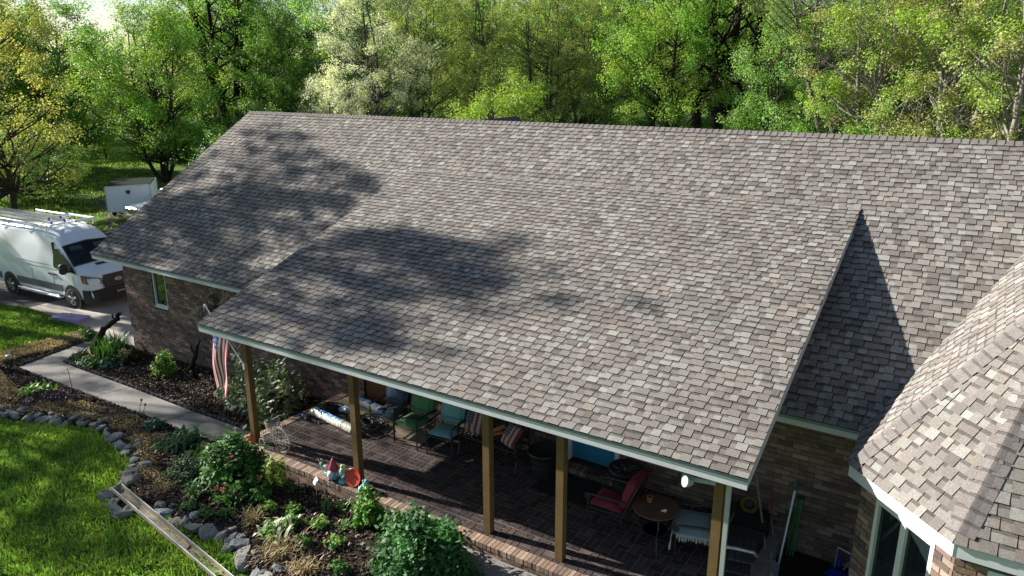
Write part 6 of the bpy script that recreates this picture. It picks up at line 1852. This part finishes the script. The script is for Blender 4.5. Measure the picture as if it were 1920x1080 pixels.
# flag on its pole
t = thing('house_flag', 'striped red white and blue flag hanging limp from a white pole on the first post', 'flag', (-12.03, 8.70, 1.66))
D_ = Vector((-1.22, .12, 1.0)); Lp = D_.length; U_ = D_.normalized()
mb = MB(); mb.tube([U_ * -.02, U_ * Lp], .013, 8); mb.build('flag_pole', M_WHITE, t)
mb = MB(); mb.lathe(U_ * (Lp + .01), [(.012, -.03), (.024, -.02), (.018, .0), (.032, .03), (.028, .055), (.006, .07)], 10, M=U_.to_track_quat('Z', 'Y').to_matrix()); mb.build('finial', M_WHITE, t, smooth=True)
mb = MB(); mb.box((.0, -.0, -.01), (.05, .06, .12)); mb.build('pole_bracket', M_WHITE, t)
NS, NT = 52, 72; P = []; F = []; C = []
top = U_ * (Lp - .04); HO = .92; FL = 1.85
for i in range(NS + 1):
    s = i / NS; base = top - U_ * HO * s
    for j in range(NT + 1):
        q = j / NT
        kk = min(1.0, q * 1.05) * .8; g = base.x * (1 - kk) + (top.x + .03 + .40 * s) * kk
        z = base.z - FL * q * (.98 - .12 * math.sin(s * 3)) * (1.0 - .28 * s) 
        y = base.y + .032 * math.sin(s * 9 + q * 2.2) * min(1, q * 3) * (1 - .25 * q) + .03 * math.sin(q * 7 + s * 3) - .05 * q
        x = g + .03 * math.sin(q * 6.5 + s * 2.0) * q + .010 * math.sin(s * 9 + q * 2.2 + 1.2) * min(1, q * 3)
        P.append((x, y, z))
for i in range(NS):
    for j in range(NT):
        F.append((i * (NT + 1) + j, (i + 1) * (NT + 1) + j, (i + 1) * (NT + 1) + j + 1, i * (NT + 1) + j + 1))
        st = int(i / 4)
        if i < 28 and j < 29:
            si, sj = i % 6, j % 5
            star = (si in (2, 3) and sj in (1, 2, 3)) if ((i // 6) % 2 == 0) else (si in (2, 3) and sj in (3, 4, 0))
            C.append((.70, .72, .76) if star and 1 < i < 27 else (.035, .065, .27))
        else: C.append((.46, .02, .05) if st % 2 == 0 else (.76, .76, .78))
mb = MB(); mb.add(P, F, C); mb.build('flag_cloth', mat('flag_cloth', attr=True, rough=.8, trans=.3), t, smooth=True)

# wall planter in the arch, tools, grill and the rest at the right end
t = thing('wall_basket', 'black wrought iron scroll basket hung in the herringbone arch', 'wall basket', (-16.68, 11.37, 1.25))
mb = MB()
mb.tube(scroll((-.05, -.04, .36), .12, 1.5, (1, 0, 0), (0, 0, 1), 20), .014, 5); mb.tube([(.05, -.03, .0), (.02, -.03, .3), (.05, -.03, .5)], .014, 5); mb.tube(scroll((.12, -.04, .33), .08, 1.5, (-1, 0, 0), (0, 0, 1), 16), .012, 5); mb.build('scrollwork', M_IRON, t)
mb = MB()
for k in range(4):
    z = .0 + .07 * k; q = .16 + .02 * k; mb.tube([(q * 1.3 * math.cos(a), -q * math.sin(a) - .01, z) for a in np.linspace(0, math.pi, 13)], .012, 4)
for k in range(9):
    a = math.pi * k / 8; mb.tube([(.16 * 1.3 * math.cos(a), -.16 * math.sin(a) - .01, 0), (.22 * 1.3 * math.cos(a), -.22 * math.sin(a) - .01, .21)], .008, 4)
mb.lathe((0, -.10, .03), [(.01, 0), (.14, .02), (.16, .12), (.10, .13)], 12); mb.build('basket', M_IRON, t)

GZ = -.34
def tool(name, label, cat, a, b, r, m, head=None, group=None):
    t = thing(name, label, cat, a, 0, group); A = Vector(a); Bv = Vector(b) - A
    mb = MB(); mb.tube([(0, 0, 0), Bv * .5 + Vector((0, .0, .0)), Bv], r, 7); mb.build('handle', m, t)
    if head: head(t, Bv)
    return t
M_GREYW = mat('weathered_handle', (.22, .20, .18), rough=.9, noise=(20, .2)); M_REDH = mat('red_handle', (.28, .035, .03), rough=.5); M_GRNH = mat('green_handle', (.03, .16, .05), rough=.5); M_LGRN = mat('lime_handle', (.06, .22, .04), rough=.5); M_TEAL = mat('teal_grip', (.02, .13, .10), rough=.6); M_STEEL = mat('worn_steel', (.32, .34, .36), rough=.5, metal=.5, noise=(15, .2))
def shovel_head(t, Bv):
    mb = MB(); mb.add([(-.13, -.02, .0), (.13, -.02, .0), (.14, .01, .22), (.06, .03, .30), (-.06, .03, .30), (-.14, .01, .22), (0, .03, .1)], [(0, 1, 6), (1, 2, 6), (2, 3, 6), (3, 4, 6), (4, 5, 6), (5, 0, 6)]); mb.tube([(0, .01, .2), (0, 0, .45)], .02, 6); mb.build('blade', M_STEEL, t)
tool('shovel', 'square shovel with weathered grey handle leaning at the porch end', 'shovel', (-2.02, 10.55, GZ), (-2.52, 11.26, .95), .018, M_GREYW, shovel_head)
def hoe_head(t, Bv):
    mb = MB(); mb.box((0, -.03, .03), (.18, .03, .10)); mb.tube([(0, 0, .06), Bv * .1], .014, 6); mb.build('blade', M_STEEL, t)
tool('garden_hoe', 'hoe with a red upper handle leaning on the brick wall', 'hoe', (-2.18, 11.10, GZ), (-2.25, 11.33, .72), .016, M_REDH, hoe_head)
tool('broom', 'second weathered grey handle crossing the shovel', 'broom', (-2.0, 10.95, GZ), (-2.28, 11.3, .45), .015, M_GREYW, lambda t, B_: (lambda mb: (mb.box((0, 0, .05), (.26, .06, .12)), mb.build('broom_head', M_PLAST, t)))(MB()))
def pole_head(t, Bv):
    mb = MB(); mb.tube([Bv * .9, Bv * 1.01], .026, 8); mb.build('grip', M_TEAL, t)
    mb = MB(); mb.box((0, 0, .04), (.16, .10, .07)); mb.build('foot', M_PLAST, t)
tool('long_pole', 'long grey pole with a teal grip leaning against the bricks', 'pole', (-1.95, 10.80, GZ), (-1.90, 11.33, .98), .02, M_ALU, pole_head)
for i, (dx, m, lab) in enumerate([(0, M_GRNH, 'dark green garden stake bundled next to the long grey pole'), (.045, M_LGRN, 'lime green garden stake right of the dark green one'), (-.05, M_GRNH, 'leftmost dark green stake behind the long grey pole')]):
    tool('garden_stake', lab, 'stake', (-1.86 + dx, 11.18, GZ), (-1.82 + dx * .7, 11.34, .70), .014, m, lambda t, B_: (lambda mb: (mb.lathe(B_, [(.012, -.02), (.022, 0), (.022, .03), (.01, .05)], 8), mb.build('stake_cap', M_IRON, t)))(MB()), 'green stakes by the wall')
t = thing('folding_trolley', 'small blue folding hand trolley by the bay pier', 'trolley', (-1.10, 11.12, GZ), R(-20))
M_BLU = mat('bright_blue', (.015, .05, .42), rough=.45)
mb = MB(); mb.tube([(-.12, .08, .05), (-.12, .12, .42), (.12, .12, .42), (.12, .08, .05)], .016, 6); mb.tube([(.02, .1, .1), (.16, .1, .42)], .016, 6); mb.build('trolley_frame', M_ALU, t)
mb = MB(); mb.box((.14, .1, .40), (.07, .05, .22), M=Matrix.Rotation(R(20), 3, 'Y')); mb.box((0, -.05, .05), (.30, .24, .03)); mb.box((-.05, .09, .2), (.06, .05, .16)); mb.build('blue_panel', M_BLU, t)
for s in (-1, 1):
    mb = MB(); mb.lathe((s * .14, .10, .06), [(.01, -.02), (.06, -.02), (.06, .02), (.01, .02)], 14, M=Matrix.Rotation(R(90), 3, 'Y')); mb.build('wheel', M_PLAST, t)
# dark cart behind the last post
t = thing('garden_cart', 'dark slatted cart with a pale curved handle behind the last post', 'cart', (-2.42, 9.95, -.0), R(12))
mb = MB()
for k in range(6): mb.box((-.25 + k * .1, 0, .38), (.085, .62, .025))
for x in (-.26, .26):
    for y in (-.27, .27): mb.box((x, y, .18), (.04, .04, .37))
mb.box((0, 0, .14), (.5, .55, .02)); mb.build('slatted_top', mat('grey_slats', (.06, .06, .06), rough=.9, noise=(10, .2)), t)
mb = MB(); mb.tube([(-.30, -.25, .46), (-.25, -.30, .56), (.0, -.30, .58), (.26, -.27, .55), (.32, -.2, .44)], .026, 8); mb.build('cart_handle', M_ALU, t, smooth=True)
t = thing('hose_reel', 'yellow ring shaped hose reel in the dark corner behind the last post', 'hose reel', (-2.55, 11.1, .35), R(15))
mb = MB(); mb.lathe((0, 0, .12), [(.11, -.04), (.145, -.03), (.145, .03), (.11, .04), (.08, .02), (.08, -.02), (.11, -.04)], 24, M=Matrix.Rotation(R(80), 3, 'X') ); mb.build('reel_ring', mat('yellow_plastic', (.12, .088, .015), rough=.5), t)
mb = MB(); mb.lathe((0, 0, .12), [(.02, -.05), (.075, -.02), (.075, .02), (.02, .05)], 16, M=Matrix.Rotation(R(80), 3, 'X')); mb.build('reel_hub', M_IRON, t)
t = thing('storage_box', 'dark lidded storage box under the yellow hose reel', 'box', (-2.62, 11.0, 0), R(4))
mb = MB(); mb.rbox((0, 0, .15), (.8, .55, .30), .03, nx=3, ny=3); mb.build('box_body', M_PLAST, t)
mb = MB(); mb.rbox((0, 0, .325), (.84, .58, .045), .015, nx=3, ny=3); mb.build('lid', M_IRON, t)

# loose gutter on the lawn, plant marker, path light, small lantern, rod
t = thing('gutter_length', 'long weathered gutter trough with white rim lying across lawn and border stones', 'gutter', (0, 0, 0))
a = Vector((-13.05, 6.36, gh(-12.95) + .14)); b = Vector((-8.6, 5.72, gh(-8.6) + .05)); u = (b - a).normalized(); s = Vector((-u.y, u.x, 0)).normalized(); z = Vector((0, 0, 1))
pr = [(-.088, .10), (-.083, .0), (-.06, -.012), (.06, -.012), (.083, 0), (.088, .10)]
mb = MB(); L = (b - a).length; n = 24
for off, rev, mi in ((0, False, 0),):
    P = []; F = []
    for i in range(n + 1):
        for (p, q) in pr: P.append(a + u * L * i / n + s * p + z * (q + .004 * math.sin(i * 1.7)))
        for (p, q) in pr[::-1]: P.append(a + u * L * i / n + s * p * .93 + z * (q * .97 + .008 + .004 * math.sin(i * 1.7)))
    K = 12
    for i in range(n):
        for k in range(K): F.append((i * K + k, i * K + (k + 1) % K, (i + 1) * K + (k + 1) % K, (i + 1) * K + k))
    F.append(tuple(range(K))); F.append(tuple(n * K + k for k in range(K))[::-1])
    mb.add(P, F)
mb.quad(a + s * -.084 + z * .09, a + s * .084 + z * .09, a + s * .06 - z * .01, a - s * .06 - z * .01)
mb.build('trough', mat('weathered_gutter', (.34, .30, .22), rough=.9, noise=[(7, .25), (40, .2)], spots=[(4, .64, (.22, .18, .12))]), t)
mb = MB()
for q in (-.090, .090): mb.tube([a + s * q + z * .102, b + s * q + z * .102], .006, 5)
mb.build('gutter_rim', M_WHITE, t)
t = thing('plant_marker', 'pale blank plant marker on a stake in front of the brick ledge', 'plant marker', (-9.66, 8.2, gh(-10) + .03), R(-25))
mb = MB(); mb.tube([(0, 0, -.05), (.03, .02, .34)], .009, 5); mb.build('stake', M_ALU, t)
mb = MB(); mb.box((.03, .01, .40), (.13, .012, .12), M=Matrix.Rotation(R(-35), 3, 'X')); mb.box((.03, -.01, .36), (.10, .012, .05), M=Matrix.Rotation(R(-50), 3, 'X')); mb.build('marker_plate', M_WINTRIM, t)
t = thing('path_light', 'small dark solar path light at the bend of the walkway', 'path light', (-22.42, 8.62, gh(-22.4) + .04))
mb = MB(); mb.tube([(0, 0, -.05), (0, 0, .34)], .018, 6); mb.build('stem', M_BLACK, t)
mb = MB(); mb.lathe((0, 0, .34), [(.03, 0), (.05, .05), (.09, .07), (.09, .09), (.04, .12)], 12, (1, 1, 1)); mb.build('light_cap', M_ALU, t)
t = thing('garden_lantern', 'dark garden lantern with a pale looped handle at the left edge', 'lantern', (-22.95, 8.42, gh(-23) + .04), R(20))
mb = MB(); mb.lathe((0, 0, 0), [(.16, 0), (.17, .05), (.10, .1), (.09, .3), (.13, .36), (.14, .52), (.06, .62), (.05, .66)], 8); mb.build('lantern_body', M_BLACK, t)
mb = MB(); mb.tube([(.12 * math.cos(q), -.17, .30 + .2 * math.sin(q)) for q in np.linspace(-.6, 3.74, 17)], .018, 6); mb.lathe((0, 0, .72), [(.01, -.06), (.07, -.03), (.075, .0), (.01, .06)], 10); mb.build('handle', M_STEEL, t)
t = thing('thin_rod', 'thin dark metal rod stuck upright beside the walkway', 'rod', (-19.2, 8.68, gh(-19.2)))
mb = MB(); mb.tube([(0, 0, -.05), (-.06, .0, .62)], .008, 5); mb.tube(scroll((-.09, 0, .64), .03, 1, (1, 0, 0), (0, 0, 1), 10), .007, 4); mb.build('rod_body', M_IRON, t)
for i, (x, y, lab) in enumerate([(-16.35, 8.9, 'single red tulip leaning over the edge of the walkway'), (-16.0, 8.78, 'second red tulip just nearer the porch than the first')]):
    t = thing('tulip', lab, 'flower', (x, y - .12, gh(x) + .04))
    mb = MB(); mb.tube([(0, 0, 0), (.02, .02, .16), (.05, .06, .28)], .007, 4, (.08, .18, .04)); mb.build('stem', M_BARK, t)
    mb = MB(); mb.lathe((.05, .06, .28), [(.01, 0), (.028, .02), (.028, .045), (.018, .06)], 8, (.62, .05, .03)); mb.build('bloom', fig_mat('tulip_petal'), t)
